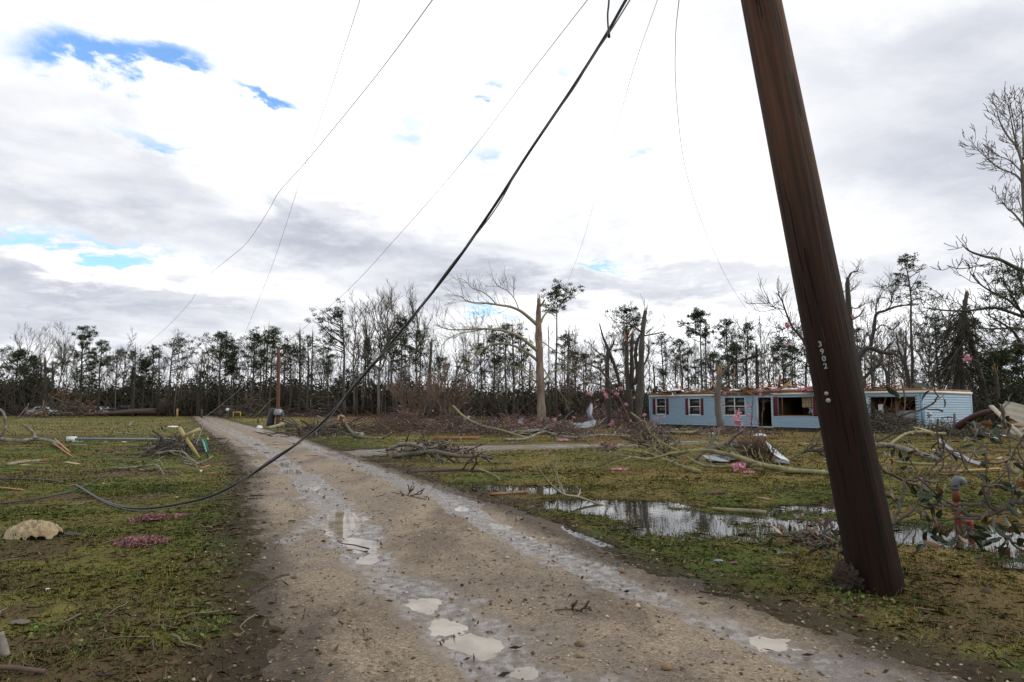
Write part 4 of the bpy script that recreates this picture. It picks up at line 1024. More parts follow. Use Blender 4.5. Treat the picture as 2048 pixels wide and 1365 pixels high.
# crape myrtles: brown, many stemmed, caught with pink scraps
M['bark_myrtle'] = mat('bark_myrtle', (.155, .112, .085), .9, .3, 3)
def myrtle(label, px, D, h, w, ns, seed):
    rng = np.random.default_rng(seed); f = foot(px, D); t = thing('crape_myrtle', label, 'shrub', f, 'brown crape myrtles beside the driveway'); st = Sticks()
    for i in range(ns):
        a = rng.random() * 6.28; b = f + [.35 * rng.normal(), .35 * rng.normal(), -.1]
        bush_out(st, rng, b, (math.cos(a) * w, math.sin(a) * w, 1), h * (.55 + .3 * rng.random()), .05, 3, (5, 4, 4), .10, .06, .010, .55, .5, 6)
    mb = MB(); st.into(mb, 5, 3); mb.build('stems', M['bark_myrtle'], t)
    pts = np.concatenate([a[-3:] for k in st.d for a, _ in st.d[k]]); n = min(700, len(pts)); sel = pts[rng.permutation(len(pts))[:n]]
    lb = MB(); lb.leaves(sel + rng.normal(0, .05, sel.shape), .10, .05, np.array([(.19, .14, .11), (.13, .10, .08), (.26, .16, .15)])[rng.integers(0, 3, n)], rng); lb.build('withered_leaves', M['needles'], t)
myrtle('left brown crape myrtle with dense withered twigs behind the brush heap', 828, 52, 4.2, .48, 15, 2)
myrtle('right brown crape myrtle rising from a clustered stem beside the long pale branch', 902, 46, 4.4, .34, 15, 3)
# ------------------------------------------------------------------ the blue mobile home
HL, HC = P(1300, 815, 63.0)[:2], P(1846, 815, 44.5)[:2]
HU = np.array([*(HC - HL), 0]); HLEN = np.linalg.norm(HU); HU = HU / HLEN
HB = np.array([-HU[1], HU[0], 0.]);                     # pointing away from the camera, into the house
HO = np.array([HL[0], HL[1], 0.]); HW = 8.0; Z0, Z1 = -.06, 2.42
def W(t, z, dp=0.0): return HO + HU * t + HB * dp + np.array([0, 0, z])
def wt(px):
    a = ray(px, 815); k = a[0] / a[1]; return (k * HO[1] - HO[0]) / (HU[0] - k * HU[1])
def wz(px, py):
    t = wt(px); y = HO[1] + HU[1] * t; return CZ + ray(px, py)[2] / ray(px, py)[1] * y
M['siding'] = mat('siding', (.250, .365, .462), .5, .22, 1.2, spec=.35, stretch=(.3, .3, 2))
M['siding_end'] = M['siding']
M['skirt'] = mat('skirt', (.05, .045, .04), .9, .3, 3)
M['roof_wood'] = mat('roof_wood', (.235, .118, .056), .85, .5, 6, stretch=(1, 1, 6))
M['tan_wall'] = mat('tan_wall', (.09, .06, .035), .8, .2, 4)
home = thing('mobile_home', 'long blue mobile home with maroon shutters and its roof torn off', 'house', W(0, 0))
home['_o'] = [float(a) for a in W(0, 0)]; home.location = W(0, 0)
def lap(mb, O, U, Nn, L, z0, z1, pitch=.19):
    """lap siding: tilted courses with a small shadow step"""
    O = np.asarray(O, float); n0 = math.floor((z0 - Z0) / pitch + 1e-6); z = z0
    while z < z1 - 1e-4:
        zn = min(Z0 + (math.floor((z - Z0) / pitch + 1e-6) + 1) * pitch, z1)
        a, b = O + [0, 0, z] + Nn * .062, O + [0, 0, zn] + Nn * .004; c = O + [0, 0, z] + Nn * .002
        mb.add([a, a + U * L, b + U * L, b], [[0, 1, 2, 3]]); mb.add([c, c + U * L, a + U * L, a], [[0, 1, 2, 3]]); z = zn
OPEN = [(1313, 1331, 798.5, 828), (1378.5, 1400, 798.5, 829), (1449, 1490, 795, 830), (1516, 1543, 795.5, 853), (1557, 1625, 795, 831), (1729, 1735, 790, 850), (1742, 1832, 794, 847)]
OP = []
for a, b, c_, d_ in OPEN:
    m_ = (a + b) / 2; OP.append((wt(a), wt(b), max(wz(m_, d_), Z0 + .0), min(wz(m_, c_), 2.22)))
OP[3] = (OP[3][0], OP[3][1], Z0 + .02, OP[3][3]); OP[5] = (OP[5][0], OP[5][1], Z0 + .02, 2.1)
NF = -HB
mb = MB(); cur = 0.0
for a, b, c_, d_ in OP:
    lap(mb, W(cur, 0), HU, NF, a - cur, Z0, Z1); lap(mb, W(a, 0), HU, NF, b - a, Z0, c_); lap(mb, W(a, 0), HU, NF, b - a, d_, Z1); cur = b
lap(mb, W(cur, 0), HU, NF, HLEN - .13 - cur, Z0, Z1)
mb.build('front_wall', M['siding'], home)
mb = MB(); lap(mb, W(HLEN, 0, .13), HB, HU, HW - .26, Z0, Z1, .17); mb.build('end_wall', M['siding_end'], home)
mb = MB(); lap(mb, W(0, 0, HW), -HB, -HU, HW, Z0, Z1); lap(mb, W(HLEN, 0, HW), -HU, HB, HLEN, Z0, Z1); mb.build('rear_wall', M['siding'], home)
for t, dp in ((HLEN - .045, .06), (HLEN - .02, HW - .07), (.02, .02)):
    mb = MB(); mb.box(W(t, (Z0 + Z1) / 2, dp), (.16, .16, Z1 - Z0), math.atan2(HU[1], HU[0])); mb.build('corner_trim', M['siding'], home)
RZH = math.atan2(HU[1], HU[0])
mb = MB(); mb.box(W(HLEN / 2, (Z0 - .55) / 2, .06), (HLEN - .1, .06, .55 + Z0 + .02 + .03), RZH); mb.box(W(HLEN - .06, (Z0 - .55) / 2, HW / 2), (.06, HW - .2, .55 + Z0 + .05), RZH); mb.build('skirting', M['skirt'], home)
# inside: floor, partition, ceiling keep the openings dark
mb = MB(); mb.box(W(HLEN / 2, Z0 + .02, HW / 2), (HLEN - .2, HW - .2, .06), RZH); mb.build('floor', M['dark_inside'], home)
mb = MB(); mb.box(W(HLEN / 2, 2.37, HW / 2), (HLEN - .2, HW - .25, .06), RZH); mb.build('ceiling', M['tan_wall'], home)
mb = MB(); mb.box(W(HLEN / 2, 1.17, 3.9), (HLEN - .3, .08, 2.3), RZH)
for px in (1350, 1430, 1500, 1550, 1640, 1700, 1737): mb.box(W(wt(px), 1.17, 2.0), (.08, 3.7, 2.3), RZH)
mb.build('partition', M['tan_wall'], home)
def frame(i, w, depth, m_, name='window_frame', par=None, proud=.035):
    a, b, c_, d_ = OP[i]; mb = MB(); zc = (c_ + d_) / 2
    mb.box(W((a + b) / 2, d_ + w / 2, -proud + depth / 2), (b - a + 2 * w, depth, w), RZH); mb.box(W((a + b) / 2, c_ - w / 2, -proud + depth / 2), (b - a + 2 * w, depth, w), RZH)
    for t in (a - w / 2, b + w / 2): mb.box(W(t, zc, -proud + depth / 2), (w, depth, d_ - c_ - .004), RZH)
    return mb.build(name, m_, par or home)
def window(i, cols):
    a, b, c_, d_ = OP[i]; fr = frame(i, .09, .10, M['white_paint'], 'window'); zc = (c_ + d_) / 2; wdt = (b - a) / cols
    for k in range(cols):
        t0 = a + k * wdt
        mb = MB(); mb.box(W(t0 + wdt / 2, zc, .02), (wdt - .02, .045, .07), RZH)
        for tt in (t0 + .02, t0 + wdt - .02): mb.box(W(tt, zc, .02), (.045, .04, d_ - c_), RZH)
        mb.build('sash', M['white_paint'], fr)
        for lo, hi in ((c_, zc - .035), (zc + .035, d_)):
            mb = MB(); mb.box(W(t0 + wdt / 2, (lo + hi) / 2, .045), (wdt - .09, .012, hi - lo - .005), RZH); mb.build('pane', M['glass'], fr)
        mb = MB(); mb.box(W(t0 + wdt / 2, d_ - .30, .09), (wdt - .08, .015, .50), RZH); mb.build('blind', M['blind'], fr)
M['blind'] = mat('blind', (.30, .30, .27), .8, .1, 10)
window(0, 1); window(1, 1); window(2, 2)
def shutter(px0, px1, i):
    a, b = wt(px0), wt(px1); c_, d_ = OP[i][2] - .06, OP[i][3] + .06; mb = MB()
    mb.box(W((a + b) / 2, (c_ + d_) / 2, -.045), (b - a, .035, d_ - c_), RZH)
    for k in range(18): mb.box(W((a + b) / 2, c_ + .08 + (d_ - c_ - .16) * (k + .5) / 18, -.066), (b - a - .1, .012, (d_ - c_ - .16) / 18 * .6), RZH)
    mb.build('shutter', M['maroon'], home)
for a, b, i in ((1306, 1311.5, 0), (1332.8, 1338, 0), (1371.5, 1377, 1), (1402, 1407.5, 1), (1547.5, 1556, 4), (1627, 1637, 4)): shutter(a, b, i)
frame(3, .10, .12, M['white_paint'], 'door_frame')
a, b, c_, d_ = OP[3]; mb = MB(); mb.box(W(b - .02, (c_ + d_) / 2, .55), (.05, .9, d_ - c_ - .1), RZH); mb.build('door', M['tan_wall'], home)
f5 = frame(4, .09, .14, M['roof_wood'], 'window'); a, b, c_, d_ = OP[4]
mb = MB(); mb.box(W(a + .34, (c_ + d_) / 2, -.01), (.05, .05, d_ - c_), RZH); mb.build('mullion', M['roof_wood'], f5)
mb = MB(); n = 14; uu = np.linspace(0, .75, n); X = [W(b - .95 + u, 0, .25 + .06 * math.sin(u * 26)) for u in uu]
for i in range(n - 1): mb.add([X[i] + [0, 0, d_ - .75], X[i + 1] + [0, 0, d_ - .75], X[i + 1] + [0, 0, d_], X[i] + [0, 0, d_]], [[0, 1, 2, 3]])
mb.build('curtain', M['cloth'], f5)
mb = MB(); rgc = np.random.default_rng(4)
for _ in range(9): mb.bar(W(b - .9 + .7 * rgc.random(), c_ + .1, .5), W(b - .9 + .7 * rgc.random(), c_ + .9, .6), .04, .02)
mb.build('broken_lattice', M['white_paint'], f5)
mb = MB(); a, b, c_, d_ = OP[5]; mb.box(W((a + b) / 2, (c_ + d_) / 2, .03), (b - a - .02, .04, d_ - c_), RZH); mb.build('side_door', M['white_paint'], home); frame(5, .06, .1, M['white_paint'], 'door_frame')
f7 = frame(6, .09, .14, M['roof_wood'], 'window'); a, b, c_, d_ = OP[6]; mb = MB()
for k in range(34):
    p = W(a + (b - a) * (.1 + .85 * rgc.random()), c_ + (d_ - c_) * (.1 + .3 * rgc.random()), .4 + rgc.random()); mb.bar(p, p + HU * rgc.normal(0, 1.0) + HB * rgc.normal(0, .3) + np.array([0, 0, .5 + .9 * rgc.random()]), .10, .03)
mb.build('fallen_board', M['roof_wood'], f7)
mb = MB(); mb.box(W(a + 2.0, c_ + .45, .9), (1.5, .5, .8), RZH); mb.build('cabinet', mat('appliance', (.35, .36, .36), .5, .2, 3), home)
mb = MB(); p = [W(a + .35 + .06 * i, 0, .3 + .05 * (i % 2)) for i in range(6)]
for i in range(5): mb.add([p[i] + [0, 0, c_ + .1], p[i + 1] + [0, 0, c_ + .1], p[i + 1] + [0, 0, d_ - .5], p[i] + [0, 0, d_ - .5]], [[0, 1, 2, 3]])
mb.build('curtain', M['sheet_pale'], f7)
# eaves: white drip edge, torn wood above it
mb = MB()
for a, b in ((0, wt(1442)), (wt(1548), HLEN + .02)): mb = MB(); mb.box(W((a + b) / 2, Z1 + .04, -.05), (b - a, .12, .15), RZH); mb.build('fascia', M['white_paint'], home)
mb = MB(); mb.box(W(HLEN + .05, Z1 + .04, HW / 2), (.12, HW + .1, .15), RZH); mb.build('fascia', M['white_paint'], home)
mb = MB(); t = 0.0
while t < HLEN:
    L = .7 + 2.6 * rgc.random(); h = (.16 + .14 * rgc.random()) * (1.0 if t < wt(1640) else .6); mb.box(W(min(t + L / 2, HLEN - L / 2 + .02), Z1 + .115 + h / 2, .04 + .03 * rgc.random()), (L - .02, .05, h), RZH + rgc.normal(0, .004)); t += L * (1 if rgc.random() < .8 else 1.35)
for k in range(9): mb.box(W(wt(1450) + (wt(1546) - wt(1450)) * (k + .5) / 9, Z1 + .02, -.01), (.10, .06, .16), RZH)
t = 0
while t < HW:
    L = .8 + 1.5 * rgc.random(); mb.box(W(HLEN + .0, Z1 + .115 + .06, min(t + L / 2, HW - L / 2)), (.05, L - .02, .10 + .06 * rgc.random()), RZH); t += L
mb.build('torn_roof_edge', M['roof_wood'], home)
mb = MB()
for k in range(210):
    t = HLEN * (.02 + .96 * rgc.random()) if k % 3 else HLEN * (.05 + .5 * rgc.random()); p = W(t, Z1 + .16 + .30 * rgc.random(), .1 + 3.4 * rgc.random() ** 1.6); dv = HU * rgc.normal(0, 1) + HB * rgc.normal(0, .5) + np.array([0, 0, rgc.normal(.05, .16)])
    mb.bar(p, p + unit(dv) * (.5 + 1.9 * rgc.random()), .06 + .22 * rgc.random() ** 2, .03)
setting(mb.build('roof_debris', M['roof_wood'], home), 'stuff')
for i, (px, dp, w_) in enumerate([(1345, .9, 1.6), (1368, 1.2, 1.0), (1482, 1.4, 1.5), (1535, 1.0, 2.2), (1632, 1.2, 1.4), (1575, 1.6, 1.4)]):
    mb = MB(); Xg, Yg = np.meshgrid(np.linspace(-w_, w_, 12), np.linspace(-.8, .8, 7)); Zg = .7 * fbm(Xg * 1.3 + i * 7, Yg * 1.7, 3) + .34 - .12 * np.abs(Xg)
    pts = W(wt(px), Z1 + .17, dp) + Xg[..., None] * HU + Yg[..., None] * HB + Zg[..., None] * np.array([0, 0, 1.]); ix = np.arange(84).reshape(7, 12)
    mb.add(pts.reshape(-1, 3), np.stack([ix[:-1, :-1], ix[:-1, 1:], ix[1:, 1:], ix[1:, :-1]], -1).reshape(-1, 4)); mb.build('roof_membrane', M['sheet_pale'], home, True)
mb = MB(); mb.box(W(HLEN + .09, 1.0, .75), (.10, .35, .22), RZH); mb.tube([W(HLEN + .14, .98, .7), W(HLEN + .22, .98, .7)], .07, 8); mb.tube([W(HLEN + .08, .9, .75), W(HLEN + .08, .0, .75)], .025, 6); mb.build('meter_box', mat('meter_grey', (.45, .45, .44), .5, .1, 5), home)
# dark shed roof behind the home
sh = thing('shed', 'low dark shed whose ridge shows behind the mobile home roof', 'shed', foot(1530, 88))
c0 = foot(1530, 88); mb = MB(); mb.box(c0 + [0, 0, 1.3], (5.6, 4, 2.7)); mb.build('wall', M['dark_inside'], sh)
mb = MB(); mb.prism([(-3.3, 0), (3.3, 0), (2.2, 1.25), (-2.2, 1.25)], c0 + [0, -2.4, 2.66], (1, 0, 0), (0, 0, 1), (0, 1, 0), 4.8); mb.build('roof', M['sheet_dark'], sh)
mb = MB(); mb.box(c0 + [3.9, 0, 2.4], (.5, .5, 4.9)); tag(mb.build('chimney_stack', M['bark_brown']), 'dark brick stub of a chimney beside the low shed roof behind the home', 'chimney')

# ------------------------------------------------------------------ utility poles
PB, PT_ = P(1753, 1160, 5.65), P(1522, 0, 5.65)
PB[2] = gz(PB[0], PB[1]); ax = unit(PT_ - PB)
PTOP = PB + ax * 9.2
M['pole_wood'] = mat('pole_wood', (.100, .050, .031), .8, .6, 9, .02, 30, stretch=(1, 1, .035), crack=38, color2=(.042, .025, .018), spec=.2, detail=9, rot=(0, math.atan2(-ax[0], ax[2]), 0), low=(2.0, 5.2))
pole = thing('utility_pole', 'dark brown wooden utility pole leaning left over the road verge', 'utility pole', PB)
def pole_pts(n=40, L=9.2): return np.array([PB + ax * t for t in np.linspace(-.5, L, n)])
mb = MB(); pp = pole_pts(46); rr = np.interp(np.linspace(-.5, 9.2, 46), [-.5, 0, .8, 5, 9.2], [.200, .200, .192, .160, .128])
th = np.linspace(0, 2 * np.pi, 48, endpoint=False); e1 = unit(np.cross(ax, [0, 1, 0])); e2 = np.cross(ax, e1)
ring = []
for i in range(46):
    rad = rr[i] * (1 + .012 * np.sin(th * 3 + i * .05) + .05 * (vnoise(th * 9 + 60, np.full(48, i * .06)) - .5) * 1.0)
    ring.append(pp[i] + np.outer(rad * np.cos(th), e1) + np.outer(rad * np.sin(th), e2))
ring = np.array(ring); ix = np.arange(46 * 48).reshape(46, 48)
mb.add(ring.reshape(-1, 3), np.stack([ix[:-1], np.roll(ix[:-1], -1, 1), np.roll(ix[1:], -1, 1), ix[1:]], -1).reshape(-1, 4)); mb.f.append(ix[-1:, :])
mb.build('shaft', M['pole_wood'], pole, True)
M['tag_metal'] = mat('tag_metal', (.30, .31, .31), .45, .25, 60, spec=.5)
def on_pole(px, py):
    dd = ray(px, py); o = np.array([0, 0, CZ]); best = None
    for t in np.linspace(4.5, 7.0, 1200):
        p = o + dd * t / 1.0; q_ = p - PB; h = q_ @ ax; rd = np.linalg.norm(q_ - ax * h)
        if rd <= np.interp(h, [0, .8, 5, 9.2], [.2, .192, .160, .128]) + .004: return p, unit(q_ - ax * h)
    return p, -dd
for ch, px, py in (('3', 1640.5, 689), ('9', 1644.5, 704), ('0', 1648.2, 718), ('2', 1651.2, 733)):
    p, nn_ = on_pole(px, py)
    zz = Vector(nn_); yy = Vector(ax); xx = yy.cross(zz).normalized(); yy = zz.cross(xx)
    text_mesh('numeral', ch, .062, .002, .0012, M['tag_metal'], pole, Matrix.Translation(Vector(p - PB + nn_ * .004)) @ Matrix((xx, yy, zz)).transposed().to_4x4())
for px, py, r in ((1653, 787.5, .016), (1656.8, 801.5, .019)):
    p, nn_ = on_pole(px, py); mb = MB(); mb.tube([p - nn_ * .004, p + nn_ * .006], r, 14); mb.tube([p + nn_ * .005, p + nn_ * .010], r * .22, 8); mb.build('tag_disc', M['tag_metal'], pole)
# torn clod of earth and rotten wood at its foot
rgs = np.random.default_rng(9); cl = G(1710, 1182); mb = MB()
for q_, s_, sd_ in ((cl + [-.02, .02, .06], (.13, .10, .12), 4), (cl + [.09, .03, .04], (.11, .09, .07), 9), (cl + [-.05, .05, .13], (.07, .07, .06), 12)): mb.blob(q_, s_, sd_, .75, 46, 32, 5.5)
for _ in range(60):
    a_ = rgs.random() * 6.28; p_ = cl + np.array([.12 * math.cos(a_) * rgs.random(), .09 * math.sin(a_) * rgs.random(), .03 + .12 * rgs.random()]); mb.bar(p_, p_ + unit(rgs.normal(size=3) + [0, 0, .9]) * (.03 + .08 * rgs.random()), .012, .006)
tag(mb.build('rotten_stump', M['mud'], None, False), 'small dark rotten stump against the foot of the leaning pole', 'stump')
# far pole
fp = P(556, 850, 53); fp[2] = gz(fp[0], fp[1]); ft = P(557, 698, 53)
t = thing('utility_pole', 'snapped reddish utility pole standing right of the far road', 'utility pole', fp)
mb = MB(); mb.tube(catmull([fp - [0, 0, .3], (fp + ft) / 2, ft], 4), np.linspace(.155, .12, 9), 10); mb.build('shaft', mat('red_wood', (.12, .056, .038), .85, .3, 4, stretch=(1, 1, .1)), t, True)
mb = MB(); spike(mb, np.random.default_rng(2), ft, (0, 0, 1), .11, .3, 7); mb.build('splintered_top', M['bark_dark'], t)
c0 = fp + [0, -.02, 1.05]
mb = MB(); mb.tube([c0 + [0, 0, -.24], c0 + [0, 0, -.16], c0 + [0, 0, .1], c0 + [.0, 0, .22], c0 + [0, 0, .26]], [.33, .36, .33, .24, .19], 16); mb.build('metal_collar', M['steel'], t, True)
mb = MB(); b0 = fp + [-.60, .1, 0]; mb.tube(catmull([b0 + [-.05, 0, -.05], b0 + [0, 0, .5], b0 + [.10, 0, 1.0], b0 + [.24, 0, 1.3]], 4), np.interp(np.linspace(0, 1, 13), [0, .1, .8, 1], [.27, .30, .26, .12]), 10)
tag(mb.build('rubber_sheet', M['black_rubber'], None, True), 'tall bent black sheet leaning beside the snapped far pole', 'sheet')
mb = MB(); mb.blob(fp + [.42, -.2, .75], (.14, .12, .35), 3, .2); tag(mb.build('dark_canister', M['sheet_dark'], None, True), 'dark canister hanging at the right side of the snapped far pole', 'canister')

# ------------------------------------------------------------------ wires
def wire(label, pts, D0, D1, r, k=6, name='power_line', m_='wire', group=None, Ds=None, head=None):
    n = len(pts); Ds = Ds or [D0 + (D1 - D0) * i / (n - 1) for i in range(n)]
    q_ = [P(x, y, d_) for (x, y), d_ in zip(pts, Ds)]
    if head is not None: q_ = [PTOP + np.array(head), PTOP * .45 + q_[0] * .55 + [0, 0, -.1]] + q_
    p = catmull(q_, k); mb = MB(); mb.tube(p, r, 6)
    return tag(mb.build(name, M[m_], None, True), label, 'wire', group)
wire('thin straight wire crossing another thin wire at the upper left of the sky', [(735, -60), (720, 0), (668, 160), (612, 325), (545, 530), (480, 692)], 8, 55, .009, head=(-.1, .05, -.15))
wire('thin wavy loose wire that kinks above the left treeline', [(905, -60), (865, 0), (750, 155), (612, 324), (560, 382), (540, 416), (518, 452), (490, 490), (452, 522), (408, 560), (380, 605), (330, 658), (276, 704)], 8, 60, .010, head=(-.1, .1, -.35))
wire('thin straight wire running to the top of the snapped far pole', [(1215, -55), (1175, 0), (1060, 148), (920, 330), (800, 468), (690, 586), (557, 699)], 7.5, 53, .011, head=(-.12, .1, -.55))
wire('thin wire dropping from the snapped far pole to the lawn at left', [(557, 700), (490, 770), (400, 842), (345, 875), (262, 922), (170, 972), (90, 995), (0, 1008)], 0, 0, .010, m_='black_rubber', Ds=[53, 40, 29, 24.5, 18.4, 12.4, 10.9, 10.2])
wire('thin fading wire in the bright sky that ends over the snapped pale tree', [(1330, -60), (1315, 0), (1268, 135), (1232, 260), (1190, 400), (1160, 500), (1128, 582)], 8, 62, .0085, head=(-.08, .12, -.75))
wire('thin slack wire curving down from the top to the pine over the broken window', [(1361, -60), (1358, 0), (1351, 80), (1352, 180), (1364, 300), (1385, 390), (1422, 490), (1470, 585), (1552, 696)], 7, 58, .010, head=(.02, .14, -.95))
wire('short black wire beside the green number sign', [(413, 836), (407, 852), (399, 872), (392, 890)], 33, 19.5, .012)
CAB = [(1300, -80), (1252, 0), (1212, 70), (1145, 176), (1058, 305), (985, 418), (900, 540), (800, 665), (720, 760), (640, 850), (545, 922), (440, 985), (350, 1010), (268, 1017), (205, 1001), (152, 970)]
DCB = [6.8, 6.9, 7.0, 7.2, 7.4, 7.6, 7.9, 8.2, 8.5, 8.8, 9.15, 9.45, 9.6, 9.7, 10.6, 12.3]
wire('thick black cable sagging across the road to the left lawn', CAB, 0, 0, .0165, 8, 'power_cable', 'black_rubber', Ds=DCB, head=(-.14, 0, -1.15))
wire('thin wire twisted alongside the thick sagging cable', [(1308, -80), (1260, 0), (1220, 64), (1182, 120), (1143, 184), (1052, 311), (990, 420), (895, 541), (803, 668), (716, 758), (643, 853), (541, 920), (442, 990), (350, 1014), (270, 1021), (207, 1004), (156, 974)], 0, 0, .007, 8, 'power_cable', 'wire', Ds=[6.75, 6.8, 6.95, 7.05, 7.15, 7.35, 7.58, 7.85, 8.15, 8.45, 8.75, 9.1, 9.4, 9.55, 9.6, 10.5, 12.2], head=(-.12, .02, -1.2))
wire('black cable end lying flat on the grass at the left edge', [(-60, 956), (0, 958), (50, 959), (98, 961), (130, 966)], 0, 0, .016, 6, 'power_cable', 'black_rubber', Ds=[13.7, 13.7, 13.6, 13.4, 13.0])
t = thing('cable_end', 'short black cable end with a capped tip hanging at the top', 'wire', P(1217, 0, 6.6))
mb = MB(); mb.tube(catmull([PTOP + np.array([-.13, .03, -1.3]), PTOP * .4 + P(1219, -60, 6.6) * .6 + [-.1, 0, .1], P(1219, -60, 6.6), P(1218, 0, 6.6), P(1215.5, 28, 6.6), P(1216, 50, 6.6), P(1218, 70, 6.6)], 5), .010, 8); mb.build('cable', M['black_rubber'], t, True)
mb = MB(); mb.tube([P(1217.3, 62, 6.6), P(1218.2, 75.5, 6.6)], .0145, 10); mb.build('cap', M['black_rubber'], t, True)
# ------------------------------------------------------------------ fallen branches and logs
def stick(label, pxs, r0, r1, m_='bark_grey', lift=None, name='fallen_branch', cat='branch', tw=0, tl=.5, ground_pts=True, split=None, sides=8, D=None, group=None, leaf=0):
    """a branch lying on the ground through the given photo points; lift = height of each point above the ground"""
    pts = []
    for i, (x, y) in enumerate(pxs):
        l = (lift[i] if lift else 0) + r0 * .6
        if D is not None: pts.append(P(x, y, D[i] if isinstance(D, (list, tuple)) else D))
        else:
            g0 = G(x, y)
            if lift and lift[i]:                    # the photo point is the raised branch: find where it stands over
                for _ in range(4):
                    dd = ray(x, y); t_ = (g0[2] + l - CZ) / dd[2] if abs(dd[2]) > 1e-4 else 60; g1 = dd * t_; g0 = np.array([g1[0], g1[1], gz(g1[0], g1[1])])
            pts.append(g0 + [0, 0, l])
    rng = np.random.default_rng(abs(int(pxs[0][0] * 3 + pxs[0][1]))); pts = catmull(pts, 5); mb = MB()
    mb.tube(pts, np.linspace(r0, r1, len(pts)) * (1 + .05 * rng.normal(size=len(pts))), sides)
    if tw: st = Sticks(); twigs(st, rng, pts, tw, tl, max(r1, .008), 1, (3, 3), .3, .02); st.into(mb, 5, 3)
    if not split and not leaf: return tag(mb.build(name, M[m_], None, True), label, cat, group)
    t = thing(name, label, cat, [pts[0][0], pts[0][1], gz(pts[0][0], pts[0][1])], group); mb.build('stem', M[m_], t, True)
    if split:
        sp = MB(); spike(sp, rng, pts[-1], pts[-1] - pts[-3], r1, split, 9); sp.build('splintered_end', M['split_wood'], t)
    if leaf:
        q = np.repeat(pts[2:], leaf, 0); q = q + rng.normal(0, .16, q.shape); lb = MB()
        lb.leaves(q, .11 * (.6 + .8 * rng.random(len(q))), .04, np.array([(.09, .06, .035), (.05, .055, .025), (.14, .09, .05)])[rng.integers(0, 3, len(q))], rng); lb.build('leaves', M['leaf'], t)
    return t
stick('pale fallen limb with lichen bark lying at the left edge', [(-60, 876), (0, 879), (40, 882), (70, 879), (100, 882), (122, 891)], .085, .065, 'bark_lichen', [.12, .10, .10, .12, .1, .04], split=.9)
stick('short forked stub rising from the pale fallen limb at left', [(70, 878), (66, 866), (58, 858), (44, 848)], .07, .03, 'bark_lichen', [.12, .3, .5, .7], D=[22.8, 22.8, 22.7, 22.6])
stick('thin curved limb arching up at the left photo edge', [(-6, 817), (6, 825), (11, 845), (9, 862), (0, 873)], .04, .05, 'bark_lichen', D=21.5)
stick('pale broken branch with an orange torn end on the left lawn', [(16, 932), (45, 927), (78, 924)], .045, .035, 'bark_limb', split=.6)
stick('forked bleached branch lying right of the left puddle-free lawn', [(222, 939), (262, 936), (296, 932), (312, 931), (322, 940), (328, 952)], .03, .012, 'bark_lichen', [0, .04, .10, .12, .06, 0], tw=3)
stick('second bleached branch just below the forked bleached one', [(268, 943), (298, 941), (330, 944), (352, 947)], .022, .010, 'bark_lichen')
stick('long weathered branch curling in front of the broken board cross', [(312, 908), (340, 903), (366, 905), (378, 916), (392, 925), (388, 931), (366, 926)], .035, .018, 'bark_lichen', [.1, .15, .15, .1, .05, .02, 0], tw=5)
stick('thin bleached stick pointing at the green number sign', [(370, 930), (392, 928), (414, 920), (426, 912)], .028, .015, 'bark_lichen', [0, .02, .05, .1])
stick('short crooked white branch on the far left lawn', [(258, 853), (262, 846), (268, 842)], .07, .04, 'bark_lichen', [.05, .2, .3])
stick('pale stick lying across the lawn left of the grey pipe end', [(226, 866), (252, 868), (282, 870)], .035, .02, 'bark_limb')
stick('yellow-white log with a torn end under the far pole', [(536, 858), (552, 853), (571, 846)], .11, .14, 'bark_limb', [0, .05, .2], name='fallen_log', cat='log', split=.3)
stick('dark log lying right of the yellow-white log by the far pole', [(574, 855), (586, 854)], .16, .14, 'bark_dark', name='fallen_log', cat='log')
stick('thick grey limb with a raised broken end in the brush by the road', [(725, 872), (706, 869), (696, 860), (688, 850), (682, 838)], .16, .09, 'bark_lichen', [.05, .1, .3, .7, 1.1], split=.4)
stick('white-grey bent stick just right of the thick grey limb', [(727, 876), (760, 878), (766, 877), (778, 870), (782, 866)], .04, .05, 'bark_lichen', [0, 0, 0, .2, .4])
stick('long pale branch slanting down from the right crape myrtle to the driveway', [(906, 812), (930, 835), (965, 852), (1000, 860), (1040, 872), (1052, 876)], .07, .045, 'bark_green', D=[44, 42, 39, 36, 33, 31.6], tw=8, tl=1.0)
stick('knotted dark limb lying along the near driveway edge toward the house', [(1005, 880), (1050, 878), (1085, 868), (1110, 872), (1150, 875), (1200, 871), (1270, 874)], .07, .04, 'bark_lichen', [.1, .1, .35, .25, .15, .2, .05], tw=14, tl=1.2)
stick('arched grey limb over the heap beside the road', [(782, 893), (805, 889), (830, 890), (850, 897), (864, 908)], .065, .04, 'bark_lichen', [.1, .3, .4, .3, .1], tw=6, tl=.7)
stick('thick mossy limb at the front of the heap beside the road', [(786, 912), (830, 908), (868, 904), (900, 910), (945, 913), (968, 908)], .07, .045, 'bark_grey', [.05, .1, .25, .18, .12, .2], tw=10, tl=.6, leaf=5)
stick('thin black branch lying flat on the green strip right of the road', [(815, 947), (870, 944), (920, 943), (960, 945), (1024, 943)], .045, .03, 'bark_dark', tw=9, tl=.5)
stick('pale green stick at the near end of the black branch', [(955, 944), (972, 951), (992, 957), (1000, 962)], .022, .018, 'bark_green', [.15, .08, .02, 0])
stick('thin upright forked twig stuck in the ditch bank', [(1119, 972), (1113, 950), (1106, 932), (1107, 912)], .012, .006, 'bark_limb', D=[12.6, 12.6, 12.6, 12.6], tw=2, tl=.3)
stick('long bare stick reaching from the ditch bank toward the road', [(1072, 934), (1094, 960), (1124, 985), (1160, 1000), (1210, 1014), (1244, 1018)], .010, .022, 'bark_limb', [.75, .5, .25, .12, .03, 0], tw=4, tl=.35)
